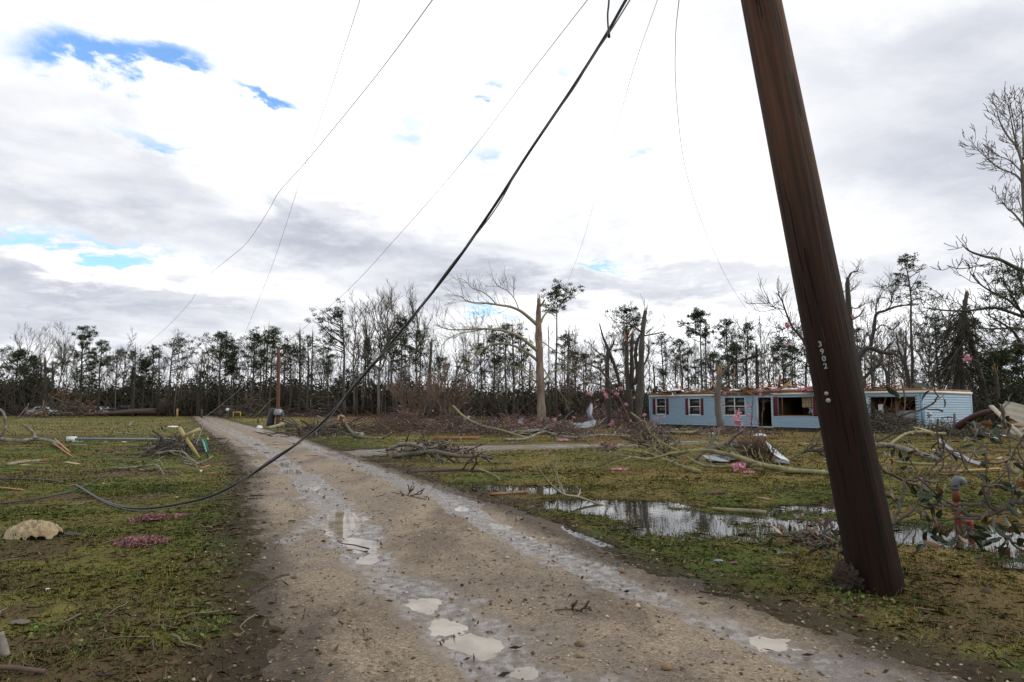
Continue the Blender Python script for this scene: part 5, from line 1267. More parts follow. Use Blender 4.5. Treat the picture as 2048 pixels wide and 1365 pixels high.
stick('thick green-barked pole floating in the ditch water', [(1424, 1020), (1456, 1023), (1500, 1026), (1532, 1029)], .028, .040, 'bark_green', name='fallen_branch')
# the big green-barked limb
def green_limb():
    rng = np.random.default_rng(8); D = 15.6; f = G(1640, 945); t = thing('fallen_branch', 'large smooth green-barked limb arching across the right lawn', 'branch', f)
    for pxs, r0, r1, dd in (([(1650, 948), (1600, 944), (1555, 938), (1515, 928), (1470, 914), (1430, 905), (1390, 903), (1340, 908), (1295, 918), (1262, 915), (1230, 922), (1200, 938), (1172, 951)], .072, .013, (14.9, 16.2)),
                        ([(1520, 930), (1490, 934), (1455, 935), (1425, 940), (1400, 932), (1372, 916), (1345, 898), (1318, 882), (1306, 870)], .052, .014, (15.0, 17.8)),
                        ([(1400, 944), (1370, 935), (1340, 922), (1310, 910), (1280, 904), (1245, 900)], .052, .017, (15.0, 17.5)),
                        ([(1660, 952), (1600, 944), (1568, 944), (1530, 936), (1505, 924), (1480, 918)], .05, .03, (14.7, 15.6)),
                        ([(1262, 915), (1232, 912), (1205, 920)], .025, .012, (16.2, 16.4))):
        pts = limb(pxs, dd[0], dd[1], 5); pts[:, 2] = np.maximum(pts[:, 2], ground_h(pts[:, 0], pts[:, 1]) + .05); mb = MB(); mb.tube(pts + np.cumsum(rng.normal(0, .006, pts.shape), 0), np.linspace(r0, r1, len(pts)) * (1 + .09 * rng.normal(size=len(pts))), 10)
        st = Sticks(); twigs(st, rng, pts, 12, .6, .009, 1, (3,), .3, .05); st.into(mb, 5, 3); mb.build('limb', M['bark_green'], t, True)
green_limb()
stick('dark forked branch standing behind the green-barked limb by the twiggy bush', [(1390, 922), (1400, 910), (1420, 898), (1448, 892), (1480, 893), (1520, 894)], .05, .07, 'bark_grey', D=[18.6, 18.6, 18.7, 18.8, 18.8, 18.8], tw=8, tl=.7)
stick('leafy dead branch under the upper end of the green-barked limb', [(1360, 918), (1335, 908), (1315, 895), (1300, 880)], .03, .015, 'bark_dark', D=[18, 18.2, 18.5, 18.8], tw=12, tl=.9, leaf=26)
stick('long lichen-spotted limb lying right of the leaning pole on the brown lawn', [(1700, 868), (1745, 888), (1785, 892), (1820, 902), (1860, 914), (1876, 919)], .11, .06, 'bark_lichen', [.2, .1, .08, .08, .05, .02], tw=4)
stick('pale crooked limb on top of the brush heap before the house end', [(1774, 894), (1792, 880), (1812, 868), (1838, 864), (1870, 867), (1890, 868)], .05, .07, 'bark_green', D=[26, 27.5, 29, 30, 30.4, 30.6], tw=4)
stick('green-barked pole lying on the lawn right of the leaning pole', [(1790, 924), (1830, 928), (1860, 931), (1892, 932)], .035, .045, 'bark_green', [.05, .02, 0, 0])
stick('curved pale branch at the right edge above the red standpipe', [(2012, 920), (2022, 940), (2034, 944), (2048, 930), (2062, 915)], .022, .026, 'bark_limb', D=6.4)
stick('white stick on the lawn immediately left of the leaning pole', [(1648, 920), (1662, 923), (1678, 924)], .03, .03, 'bark_limb')
stick('bare black branchlets lying between the green limb and the pole', [(1580, 918), (1610, 905), (1640, 898), (1668, 894)], .014, .03, 'bark_dark', [.02, .15, .25, .3], tw=14, tl=.7)
stick('pale limb in front of the house under the second window', [(1300, 862), (1330, 864), (1370, 866), (1404, 862)], .10, .07, 'bark_green', [.05, .05, .1, .1], tw=4, tl=.8)
stick('branch reaching from the dark trees across the lawn to the green-barked limb', [(1262, 826), (1290, 845), (1322, 858), (1360, 860), (1380, 855)], .06, .04, 'bark_green', D=[50, 47, 44, 43, 43], tw=6, tl=1.0)
stick('grey twig lying on the road centre', [(782, 985), (806, 990), (828, 995), (852, 1000)], .006, .009, 'bark_dark', tw=6, tl=.22)
stick('small dark twig on the right side of the road near the rut', [(1110, 1222), (1140, 1220), (1165, 1224)], .007, .005, 'bark_brown', tw=4, tl=.12)
stick('rotten branch with orange bark at the bottom left corner', [(-10, 1335), (30, 1338), (58, 1340), (90, 1344)], .016, .012, 'bark_brown', [.03, .02, .02, .01])
stick('pale stick standing up at the bottom left edge', [(0, 1265), (6, 1290), (10, 1312)], .018, .026, 'bark_lichen', D=[3.95, 3.95, 3.95])
# fallen trunk with its root plate at the far left field edge
f = foot(270, 101); t = thing('fallen_tree', 'uprooted pine lying along the far field edge with its root plate on the right', 'fallen tree', f)
pts = catmull([P(318, 823, 101), P(280, 823, 101), P(230, 826, 101), (P(168, 829, 101))], 5); mb = MB(); mb.tube(pts, np.linspace(.46, .18, len(pts)), 12); mb.build('trunk', mat('bark_red', (.10, .065, .055), .9, .4, 3, .03, 6, stretch=(.3, 1, 1)), t, True)
mb = MB(); rp = P(326, 817, 101); mb.blob(rp + [0, 0, .2], (.9, .8, 1.25), 5, .4, 22, 16, 2.2); st = Sticks(); rg2 = np.random.default_rng(3)
for i in range(50):
    dv = rg2.normal(size=3) * [.8, .5, 1.0]; p_, _ = path(rg2, rp, dv, 1.6 + .8 * rg2.random(), .25, 0, 6); st.add(p_, np.linspace(.09, .02, 6))
st.into(mb, 5, 4); mb.build('root_plate', M['mud'], t)

# ------------------------------------------------------------------ brush heaps
def heap(label, cx, cy, w, dpt, h, n, seed, cols, r=(.012, .045), L=(.8, 2.6), leaves=0, lcols=None, up=.25, name='brush_pile', mat_='grass'):
    rng = np.random.default_rng(seed); st = Sticks(); P_ = []; R_ = []; C_ = []
    for i in range(n):
        x = cx + w * rng.normal() * .42; y = cy + dpt * rng.normal() * .42; e = math.exp(-((x - cx) / w) ** 2 * 2 - ((y - cy) / dpt) ** 2 * 2)
        z = gz(x, y) + h * e * rng.random() ** .8 + .03; a = rng.random() * 6.28
        dv = np.array([math.cos(a), math.sin(a) * .6, rng.normal(0, up)]); l = L[0] + (L[1] - L[0]) * rng.random() ** 1.7
        pts, _ = path(rng, [x, y, z], dv, l, .16, -.02, 6); pts -= (pts[5] - pts[0]) / 2
        pts[:, 2] = np.maximum(pts[:, 2], ground_h(pts[:, 0], pts[:, 1]) + .015); r0 = r[0] + (r[1] - r[0]) * rng.random() ** 2.5
        P_.append(pts); R_.append(np.linspace(r0, r0 * .35, 6)); C_.append(np.array(cols[rng.integers(0, len(cols))]) * (.6 + .7 * rng.random()))
    f = np.array([cx, cy, gz(cx, cy)]); t = thing(name, label, 'brush heap', f)
    mb = MB(); mb.tubes(np.array(P_), np.array(R_), 5, np.array(C_)); setting(mb.build('branches', M[mat_], t), 'stuff')
    if leaves:
        q = np.concatenate(P_); q = q[rng.integers(0, len(q), leaves)] + rng.normal(0, .12, (leaves, 3)); q[:, 2] = np.maximum(q[:, 2], ground_h(q[:, 0], q[:, 1]) + .02)
        lc = np.array(lcols); lb = MB(); lb.leaves(q, .12 * (.5 + rng.random(leaves)), .05, lc[rng.integers(0, len(lc), leaves)] * (.5 + .9 * rng.random((leaves, 1))), rng); lb.build('dead_leaves', M['leaf'], t)
    return t
GB = [(.10, .085, .07), (.065, .052, .042), (.17, .145, .115), (.05, .04, .033)]; BB = [(.12, .07, .055), (.08, .05, .042), (.15, .10, .08), (.06, .042, .035)]
LB = [(.09, .055, .035), (.14, .085, .05), (.045, .045, .022), (.06, .04, .03)]; PK = LB + [(.42, .18, .22), (.30, .15, .17)]
def hp(label, px, py, wpx, dpt, hpx, n, seed, cols, **k):
    g = G(px, py); s_ = g[1] / FPX; return heap(label, g[0], g[1], wpx * s_, dpt, hpx * s_, n, seed, cols, **k)
hp('brush heap of dark sticks under the broken board cross and number sign', 350, 906, 62, 2.2, 26, 190, 1, GB, leaves=500, lcols=LB, L=(.5, 1.8), r=(.007, .03))
hp('long tangle of grey branches between the far pole and the crape myrtles', 655, 868, 95, 5, 20, 190, 2, GB, leaves=900, lcols=LB, L=(.8, 3.0), r=(.012, .05))
hp('wide mound of fine brown brush in front of the left crape myrtle', 800, 866, 95, 5, 44, 620, 3, BB, leaves=900, lcols=LB, L=(.5, 2.0), r=(.007, .03))
hp('brown brush spread beneath the right crape myrtle', 915, 862, 80, 6, 36, 380, 4, BB + GB, leaves=1500, lcols=PK, L=(.6, 2.2), r=(.008, .035))
hp('pink-flecked rubble brush around the foot of the snapped pale tree', 1040, 857, 95, 8, 26, 300, 5, BB, leaves=2600, lcols=PK, L=(.8, 2.4), r=(.01, .04))
hp('pink-flecked brush around the splintered dark trees', 1215, 853, 90, 8, 40, 420, 6, BB, leaves=3200, lcols=PK, L=(.8, 2.8), r=(.01, .04), up=.5)
hp('heap of bark and leaves under the arched limb beside the road', 860, 912, 75, 1.6, 18, 120, 7, GB, leaves=900, lcols=LB, L=(.3, 1.3), r=(.006, .03))
hp('dark leafy brush heap piled against the large broken window', 1760, 866, 70, 4, 44, 620, 8, [(.07, .06, .045), (.045, .042, .03), (.12, .105, .08)], leaves=3600, lcols=[(.04, .05, .022), (.03, .038, .018), (.09, .06, .035)], L=(.6, 2.6), r=(.008, .04), up=.35)
hp('low leafy brush right of the window heap before the house end', 1900, 872, 85, 4, 24, 420, 9, [(.07, .06, .045), (.05, .046, .03), (.15, .13, .10)], leaves=3000, lcols=[(.05, .06, .025), (.035, .04, .02), (.10, .07, .04)], L=(.5, 2.2), r=(.008, .035))
hp('flat spread of broken lumber and sticks along the house front', 1600, 861, 75, 4, 12, 300, 10, GB + [(.22, .13, .06)], leaves=900, lcols=PK, L=(.4, 1.8), r=(.01, .035), up=.1)
hp('scattered sticks and pink bits before the double window', 1470, 866, 90, 5, 8, 170, 11, BB + GB, leaves=900, lcols=PK, L=(.4, 1.6), r=(.008, .03), up=.08)
hp('sparse sticks with reddish leaves on the lawn left of the green limb', 1215, 902, 20, .8, 10, 30, 12, BB, leaves=200, lcols=PK, L=(.3, .9), r=(.006, .018))
hp('trampled leaf heap at the foot of the leaning pole on the ditch side', 1640, 1092, 60, .35, 16, 40, 13, GB, leaves=160, lcols=LB, L=(.2, .6), r=(.004, .012))
hp('dead branches tumbled at the far left beneath the evergreen', 120, 836, 90, 5, 40, 150, 14, GB, leaves=300, lcols=LB, L=(1.5, 5), r=(.02, .07), up=.5)
hp('tangle of thin bare limbs at the wood edge left of the far pole', 500, 836, 75, 5, 50, 170, 15, GB, leaves=200, lcols=LB, L=(1.5, 5), r=(.02, .07), up=.4)
hp('grey limbs tumbled at the wood edge right of the far pole', 640, 834, 90, 5, 50, 150, 16, GB, leaves=200, lcols=LB, L=(1.5, 5.5), r=(.02, .07), up=.35)
hp('brown tangle of fine branches between the right crape myrtle and the snapped pale tree', 985, 868, 80, 5, 22, 380, 17, BB + GB, leaves=1600, lcols=PK, L=(.5, 2.0), r=(.007, .03))
hp('brown tangle of fine branches before the corrugated sheet', 1120, 868, 85, 5, 18, 360, 18, BB + GB, leaves=1600, lcols=PK, L=(.5, 2.0), r=(.007, .03))
hp('brown tangle of fine branches at the left end of the house', 1290, 866, 60, 5, 20, 320, 19, BB + GB, leaves=1400, lcols=PK, L=(.5, 2.0), r=(.007, .03))
hp('thin scatter of brown sticks under the second house window', 1385, 868, 70, 4, 8, 180, 20, BB + GB, leaves=700, lcols=PK, L=(.4, 1.6), r=(.007, .03), up=.1)
hp('dead leafy sticks tumbled on the lawn above the upper limb fork', 1310, 884, 45, 2.5, 14, 150, 22, BB, leaves=700, lcols=LB, L=(.4, 1.6), r=(.006, .025))
# twiggy bush on the right lawn
g = G(1512, 926); rng = np.random.default_rng(41); t = thing('twiggy_bush', 'dark brown twiggy bush between the bent metal sheets on the right lawn', 'shrub', g); st = Sticks()
for i in range(46):
    a = rng.random() * 6.28; bush_out(st, rng, g + [rng.normal(0, .16), rng.normal(0, .12), -.03], (math.cos(a) * .55, math.sin(a) * .45, 1), .55 * (.6 + .5 * rng.random()), .010, 2, (5, 4), .10, .03, .0035, .5, .6, 6)
mb = MB(); st.into(mb, 5, 3); mb.build('stems', M['bark_brown'], t)
mb = MB(); q = g + np.array([0, 0, .2]) + rng.normal(0, 1, (1500, 3)) * [.28, .2, .14]; q[:, 2] = np.maximum(q[:, 2], g[2] + .01)
mb.leaves(q, .09, .012, np.array([(.06, .04, .03), (.09, .055, .045), (.03, .04, .02)])[rng.integers(0, 3, 1500)], rng); mb.build('leaves', M['needles'], t)
for lab, px, hh in (('thin bare sapling rising behind the twiggy bush, left of the other', 1499, 760), ('thin bare sapling with a fork, in front of the door', 1524, 775)):
    f = foot(px, 33); f2 = f.copy(); st = Sticks(); pts, _ = path(rng, f - [0, 0, .1], (rng.normal(0, .05), 0, 1), top_h(px, hh, 33), .05, .02, 8); st.add(pts, np.linspace(.03, .010, 8)); twigs(st, rng, pts, 10, .6, .009, 0, (2,), .3)
    mb = MB(); st.into(mb, 5, 3); tag(mb.build('bare_sapling', M['bark_brown'], None, True), lab, 'sapling')
# ------------------------------------------------------------------ pink insulation
def pink(label, px, py, wpx, hpx, seed, D=None, m_='pink', amp=.4, flat=False):
    if D is None: c = G(px, py + hpx / 2); s_ = c[1] / FPX
    else: c = P(px, py, D); s_ = D / FPX
    w, h = wpx * s_ / 2, hpx * s_ / 2; mb = MB(); rng = np.random.default_rng(seed); k = 2 if wpx < 14 else 4; up_ = h * .55 if D is None else 0
    cs_ = []
    for i in range(k):
        o = np.array([rng.normal(0, .42) * w, rng.normal(0, .25) * w, up_ + (0 if D is None else rng.normal(0, .42) * h)]); cs_.append(o)
        a_ = rng.random(3) * 6.28 if D is not None else np.array([0, 0, rng.random() * 6.28]); Mx = np.array(Matrix.Rotation(a_[2], 3, 'Z') @ Matrix.Rotation(a_[0] * .12, 3, 'X'))
        mb.blob(c + o, (w * (.5 if D is None else .42) * (.6 + .6 * rng.random()), w * .4, h * (.6 if D is None else .42) * (.6 + .6 * rng.random())), seed + i * 7, amp * 1.9, 24, 16, 3.8, Mx)
    n = (90 + int(wpx * 8)) * (1 if D is not None else 3); q = c + np.array(cs_)[rng.integers(0, k, n)] + rng.normal(size=(n, 3)) * [w * .38, w * .3, h * .40]
    if D is None: q[:, 2] = np.maximum(q[:, 2], c[2] + .005)
    lm = (.8, .16) if D is not None else (.22, .05); mb.leaves(q, np.minimum(w * lm[0], lm[1]) * (.3 + rng.random(n)), np.minimum(w * lm[0] * .4, lm[1] * .35) * (.4 + rng.random(n)), (1, 1, 1), rng, flat=0 if D is not None else .6); mb.hascol = False
    return tag(mb.build('insulation_scrap', M[m_], None, True), label, 'insulation')
pink('matted pink insulation on the left lawn, nearer the road, below the sagging cable', 300, 1034, 78, 12, 1, m_='pink_dirty', amp=.3)
pink('tail of pink insulation trailing toward the road beside the matted piece', 364, 1030, 36, 6, 21, m_='pink_dirty', amp=.3)
pink('dull pink insulation roll on the left lawn, the lower of the two by the tarp', 272, 1080, 90, 15, 2, m_='pink_dirty', amp=.3)
pink('small pink wad in the stick heap left of the number sign', 218, 902, 20, 5, 3, m_='pink_dirty')
pink('pink wad lying alone on the right lawn left of the green-barked limb', 1238, 938, 28, 6, 4)
pink('bright pink wad caught under the fork of the green-barked limb', 1478, 932, 26, 12, 5, D=15.2)
pink('flatter pink wad just right of the one under the green-barked limb', 1494, 944, 32, 7, 6)
pink('pale pink scrap near the far rim of the ditch water', 1434, 985, 30, 6, 7, m_='pink_dirty')
pink('tall pink wad standing like a figure before the double window', 1475, 833, 13, 24, 8, D=44)
pink('wider base of the tall pink wad before the double window', 1476, 846, 17, 7, 81, D=44)
pink('pink tuft on a stake under the first house window', 1329, 832, 5, 6, 9, D=55)
pink('pink wad in the brush at the left end of the house', 1313, 838, 9, 6, 10, D=52)
pink('pink wad on the grass below the left end of the house', 1307, 856, 9, 9, 11, D=48)
pink('large pink clump at the foot of the snapped pale tree', 1109, 843, 13, 14, 12, D=56)
pink('lower pink clump beside the foot of the snapped pale tree', 1105, 853, 11, 8, 13, D=54)
pink('pink wad on the knotted limb along the driveway', 1120, 879, 20, 9, 14)
for i, (px, py, w_) in enumerate([(1120, 832, 6), (1148, 835, 8), (1180, 790, 9), (1196, 800, 7), (1212, 792, 10), (1232, 790, 8), (1268, 795, 8), (1252, 810, 7), (1190, 815, 7), (1205, 782, 7), (1240, 778, 8), (1180, 845, 9), (1200, 848, 8), (1222, 846, 9), (1262, 842, 8), (1285, 790, 6), (1290, 832, 7), (1288, 855, 8), (1160, 850, 6), (1046, 838, 6), (1065, 846, 6), (1140, 845, 8)]):
    o = pink('small pink scrap caught in the brush between the snapped pale tree and the house', px, py, w_ * (.55 + .6 * rng.random()), w_ * (.45 + .7 * rng.random()), 100 + i, D=57 + (i % 4)); o['group'] = 'pink scraps between the snapped pale tree and the house'
for i, (px, py) in enumerate([(852, 778), (866, 822), (900, 782), (910, 790), (930, 806), (946, 718), (800, 812), (815, 826), (795, 838), (880, 862), (905, 858), (925, 848)]):
    o = pink('small pink scrap caught in the twigs of the brown crape myrtles', px, py, 3 + 4 * rng.random(), 3 + 4 * rng.random(), 140 + i, D=46 + (i % 3) * 3); o['group'] = 'pink scraps in the crape myrtles'
pink('pink scrap high on the broken sapling left of the leaning pole', 1573, 650, 11, 14, 30, D=41.4)
pink('large pink wad low on the broken sapling touching the pole edge', 1614, 696, 15, 14, 31, D=42)
pink('small pink wad under the scrap on the broken sapling', 1574, 690, 7, 5, 32, D=42)
pink('pink scrap on the hooked dark snag right of the leaning pole', 1704, 634, 7, 8, 33, D=56.6)
pink('pink scrap hanging in the tangled cone of branches behind the house end', 1934, 720, 17, 13, 34, D=57)
for i, (px, py, w_, h_) in enumerate([(1626, 779, 44, 6), (1604, 780, 20, 5), (1552, 780, 14, 6), (1518, 783, 12, 5), (1448, 788, 8, 7), (1446, 806, 6, 14), (1522, 790, 7, 8)]):
    d_ = HO[1] + HU[1] * wt(px) - .4; o = pink(['widest roll of pink insulation on the roof edge left of the leaning pole', 'second pink roll on the roof edge above the picture window', 'pink wad on the roof edge above the maroon shutter by the door', 'pink wad on the roof edge above the front door', 'pink wad at the eave beside the short snapped tree', 'pink strip hanging below the eave beside the short snapped tree', 'pink wad hanging from the eave over the front door'][i], px, py, w_, h_, 170 + i, D=d_)
for i, (px, py) in enumerate([(1500, 812), (1498, 832), (1503, 846)]): pink(['upper', 'middle', 'lowest'][i] + ' pink scrap on the thin sapling between double window and door', px, py, 7, 7, 190 + i, D=33)
# ------------------------------------------------------------------ boards and sheets
def plank(label, p0, p1, w, th_, m_='roof_wood', lift=(0, 0), name='board', D=None, roll=0.0):
    a = G(*p0) + [0, 0, lift[0] + th_ / 2 + .012] if D is None else P(*p0, D[0]); b = G(*p1) + [0, 0, lift[1] + th_ / 2 + .012] if D is None else P(*p1, D[1])
    mb = MB(); rng = np.random.default_rng(abs(int(p0[0]))); n = 7; pts = [a + (b - a) * t_ for t_ in np.linspace(0, 1, n)]
    u = unit(b - a); s_ = unit(np.cross([0, 0, 1], u)); up = np.cross(u, s_); cs, sn = math.cos(roll), math.sin(roll); s_, up = s_ * cs + up * sn, up * cs - s_ * sn
    V = []
    for i, p in enumerate(pts):
        ww = w / 2 * (1 + rng.normal(0, .04)) * (.5 if i in (0, n - 1) and m_ in ('split_wood', 'roof_wood') else 1); V += [p - s_ * ww - up * th_ / 2, p + s_ * ww - up * th_ / 2, p + s_ * ww + up * th_ / 2, p - s_ * ww + up * th_ / 2]
    f = [[4 * i + j, 4 * i + (j + 1) % 4, 4 * i + 4 + (j + 1) % 4, 4 * i + 4 + j] for i in range(n - 1) for j in range(4)] + [[3, 2, 1, 0], [4 * n - 4, 4 * n - 3, 4 * n - 2, 4 * n - 1]]
    mb.add(V, f); return tag(mb.build(name, M[m_]), label, 'board')
plank('long orange-brown beam lying at the edge of the brush by the driveway', (866, 880), (958, 879), .25, .12, 'roof_wood')
plank('reddish board lying on the ditch bank by the road', (982, 992), (1088, 984), .16, .03, 'roof_wood')
plank('orange board on the lawn in front of the snapped pale tree', (1035, 862), (1085, 858), .5, .06, 'roof_wood', (.15, .2))
plank('split orange lath sticking out of the pale limb at left, lower one', (104, 893), (144, 915), .045, .025, 'split_wood', (.12, 0))
plank('split orange lath on top of the lower lath at left', (108, 889), (140, 909), .05, .025, 'split_wood', (.2, .03))
plank('yellow short board lying on the left lawn', (132, 927), (156, 931), .09, .03, 'new_lumber')
plank('pale thin lath at the left edge of the lawn below the cable', (-10, 977), (48, 983), .05, .02, 'split_wood')
plank('orange rotten slab on the left lawn', (30, 925), (62, 921), .10, .03, 'roof_wood')
plank('long pale orange board on the lawn right of the leaning pole', (1912, 947), (2000, 944), .10, .03, 'raw_wood', (.02, .05))
plank('dark orange board behind the leaning pole beside the long pale one', (1872, 951), (1912, 951), .10, .03, 'roof_wood')
plank('yellow plank on the brush heap by the house end', (1830, 855), (1862, 864), .14, .04, 'new_lumber', D=(33, 31.5))
plank('grey weathered board lying before the house under the left windows', (1330, 887), (1410, 884), .14, .03, 'steel')
plank('thin orange stick board on the lawn under the arching limb', (1195, 882), (1245, 883), .05, .02, 'split_wood')
plank('reddish board propped in the grass near the far road edge', (98, 858), (112, 861), .12, .04, 'roof_wood')
plank('short pale orange board scrap right of the green number sign', (402, 938), (420, 933), .05, .02, 'split_wood')
# nailed cross of yellow lumber (a broken frame) by the road
f = G(398, 918); t = thing('lumber_cross', 'cross of new yellow lumber tilted in the stick heap by the road', 'lumber', f); D = 19.6
for nm, a, b, dd in (('post', (359, 856), (400, 920), 0), ('crosspiece', (365, 874), (400, 858), -.06), ('brace', (381, 881), (386, 864), .03)):
    mb = MB(); mb.bar(P(*a, D + dd), P(*b, D + dd), .06 if nm != 'post' else .055, .085, math.pi / 2 * 0, None); mb.build(nm, M['new_lumber'], t)
# green house number sign
c0, c1 = P(405, 878, 19.2), P(413.5, 905, 19.2); t = thing('number_sign', 'green house number sign reading 1323 tilted in the stick heap', 'sign', G(415, 914)); u = unit(c0 - c1); Lh = np.linalg.norm(c0 - c1); M['sign_green'] = mat('sign_green', (.008, .16, .10), .45, .08, 10)
s_ = unit(np.cross(u, [0, 1, 0])); s_ = s_ if s_[0] > 0 else -s_; nn_ = np.cross(s_, u); nn_ = nn_ if nn_[1] < 0 else -nn_; hw = .078; ch = .03
mb = MB(); mb.prism([(-hw + ch, 0), (hw - ch, 0), (hw, ch), (hw, Lh - ch), (hw - ch, Lh), (-hw + ch, Lh), (-hw, Lh - ch), (-hw, ch)], c1, s_, u, -nn_, .004); mb.build('plate', M['sign_green'], t)
M['sign_white'] = mat('sign_white', (.8, .8, .78), .5, .05, 10)
for i, chd in enumerate('1323'):
    p = c0 + (c1 - c0) * (.15 + .235 * i) + nn_ * .006; text_mesh('digit', chd, .118, .001, .003, M['sign_white'], t, Matrix.Translation(Vector(p - np.array(t['_o']))) @ Matrix((Vector(s_), Vector(u), Vector(nn_))).transposed().to_4x4())
mb = MB(); mb.bar(c0 + (c1 - c0) * .3 - nn_ * .02, G(418, 914) + [0, 0, -.1], .04, .02); mb.build('stake', M['steel'], t)
mb = MB(); mb.bar(P(417, 880, 19.1), P(414, 877, 19.1), .04, .04); tag(mb.build('plastic_scrap', mat('yellow_plastic', (.65, .38, .03), .5, .1, 5)), 'tiny yellow plastic scrap at the top of the green number sign', 'scrap')
# grey pipe on the left lawn
f = G(250, 885); t = thing('metal_pole', 'long grey metal pole lying on the left lawn', 'pole', f); a, b = G(150, 884) + [0, 0, .12], G(374, 884) + [0, 0, .10]
mb = MB(); mb.tube([a, (a + b) / 2, b], .05, 10); mb.build('tube', M['steel'], t, True); mb = MB(); mb.box(a + [-.15, 0, 0], (.34, .20, .20), .1); mb.box(a + [.15, -.16, -.10], (.55, .05, .02), .12); mb.build('bracket', M['sheet_pale'], t)
mb = MB(); mb.box(G(158, 891) + [0, 0, .02], (.55, .16, .03), -.12); tag(mb.build('metal_strip', M['steel']), 'short grey metal strip beside the bracket of the fallen pole', 'metal strip')
def crumple(label, c, w, d_, h, seed, m_, name, cat, fr=2.2, tilt=0.0, rz=0.0, rim=.5, nx=34, ny=22, amp=1.0):
    X, Y = np.meshgrid(np.linspace(-1, 1, nx), np.linspace(-1, 1, ny)); r2 = np.sqrt(X ** 2 + Y ** 2); k = np.minimum(1, 1 / np.maximum(r2, 1e-6)); k = np.where(r2 > 1, k, 1); X2, Y2 = X * k * (1 + .22 * fbm(X * 2 + seed, Y * 2, 3)), Y * k * (1 + .22 * fbm(X * 2 + seed + 9, Y * 2, 3))
    rdg = 1 - np.abs(fbm(X * fr + seed * 2.3, Y * fr + seed, 4, .55)) * 3.2
    Z = h * np.clip(1 - (X2 ** 2 + Y2 ** 2), 0, 1) ** rim * (.55 + .55 * ((rdg - .6) * amp + .6)) + .008
    cs, sn = math.cos(rz), math.sin(rz); px_, py_ = X2 * w, Y2 * d_; xx, yy = px_ * cs - py_ * sn, px_ * sn + py_ * cs
    pts = np.stack([c[0] + xx, c[1] + yy, c[2] + Z + tilt * xx], -1); ix = np.arange(nx * ny).reshape(ny, nx); mb = MB(); mb.add(pts.reshape(-1, 3), np.stack([ix[:-1, :-1], ix[:-1, 1:], ix[1:, 1:], ix[1:, :-1]], -1).reshape(-1, 4))
    return tag(mb.build(name, M[m_], None, True), label, cat)
crumple('crumpled beige cloth bag lying on the left lawn', G(68, 1076), .31, .17, .15, 3, 'cloth', 'cloth_bag', 'cloth bag', 2.6, rim=.42, nx=70, ny=46, amp=1.9)
crumple('dark green leafy scrap poking out from under the beige cloth bag', G(138, 1072), .13, .07, .035, 8, 'bark_dark', 'leaf_scrap', 'scrap')
crumple('white plastic scrap on the left lawn behind the lumber cross', G(346, 855) , .42, .3, .10, 5, 'sheet_pale', 'plastic_scrap', 'scrap')
crumple('white lump of foil under the far pole beside the road', G(519, 857), .22, .18, .2, 6, 'sheet_pale', 'foil_scrap', 'scrap')
crumple('white crumpled sheet lying before the short snapped tree', G(1415, 868), .65, .5, .15, 7, 'sheet_pale', 'plastic_sheet', 'sheet')
crumple('pale plastic scrap lying before the front door', G(1520, 872), .35, .3, .14, 9, 'sheet_pale', 'plastic_scrap', 'scrap')
crumple('white pale sheet half in the brush at the right edge', G(1985, 872), .7, .4, .18, 10, 'sheet_pale', 'plastic_sheet', 'sheet')
crumple('white wad beside the pale crooked limb near the house end', G(1925, 862), .5, .4, .35, 11, 'sheet_pale', 'plastic_wad', 'scrap')
crumple('small white flake on the lawn by the crossing metal strip', G(1866, 902), .09, .07, .05, 12, 'sheet_pale', 'plastic_flake', 'scrap')
crumple('silver plastic flake lying in the mud right of the road', G(1437, 1124), .045, .03, .015, 13, 'steel', 'plastic_flake', 'scrap')
crumple('pinkish leaf-like flake near the silver one right of the road', G(1468, 1128), .035, .025, .012, 14, 'pink_dirty', 'paper_flake', 'scrap')
crumple('white chip of rubble on the left lawn below the dull pink roll', G(95, 1183), .022, .018, .016, 15, 'sheet_pale', 'rubble_chip', 'scrap')
crumple('grey flat stone at the left side of the lawn', G(40, 1248), .07, .04, .02, 16, 'bark_grey', 'flat_stone', 'stone')
crumple('brown curled leaf lying before the leaning pole', G(1764, 1186), .036, .02, .018, 17, 'split_wood', 'dead_leaf', 'leaf')
crumple('large brown leaf in the grass right of the leaning pole', G(1975, 1186), .04, .035, .03, 18, 'bark_brown', 'dead_leaf', 'leaf')
# metal sheets
def panel(label, pts, m_, name='metal_sheet', cat='metal sheet', ribs=0, th_=.012):
    """bent sheet through a ladder of point pairs"""
    A = np.array([p[0] for p in pts]); Bq = np.array([p[1] for p in pts]); A, Bq = catmull(A, 5), catmull(Bq, 5); n = len(A); mcount = 25
    t_ = np.linspace(0, 1, mcount); g_ = A[:, None] * (1 - t_)[None, :, None] + Bq[:, None] * t_[None, :, None]
    nr = np.cross(g_[-1, 0] - g_[0, 0], g_[0, -1] - g_[0, 0]); nr = unit(nr)
    if ribs: g_ = g_ + nr * (.03 * np.abs(np.sin(t_ * math.pi * ribs)) ** 3)[None, :, None]
    mb = MB(); ix = np.arange(n * mcount).reshape(n, mcount); f = np.stack([ix[:-1, :-1], ix[:-1, 1:], ix[1:, 1:], ix[1:, :-1]], -1).reshape(-1, 4)
    mb.add(g_.reshape(-1, 3), f); mb.add((g_ - nr * th_).reshape(-1, 3), f[:, ::-1]); return tag(mb.build(name, M[m_], None, True), label, cat)
panel('pale bent metal sheet tilted up behind the twiggy bush', [(P(1532, 884, 18.3), P(1537, 896, 17.8)), (P(1547, 897, 18.1), P(1545, 908, 17.6)), (P(1570, 916, 17.8), P(1560, 918, 17.4)), (P(1578, 923, 17.6), P(1570, 925, 17.3))], 'sheet_pale', ribs=3)
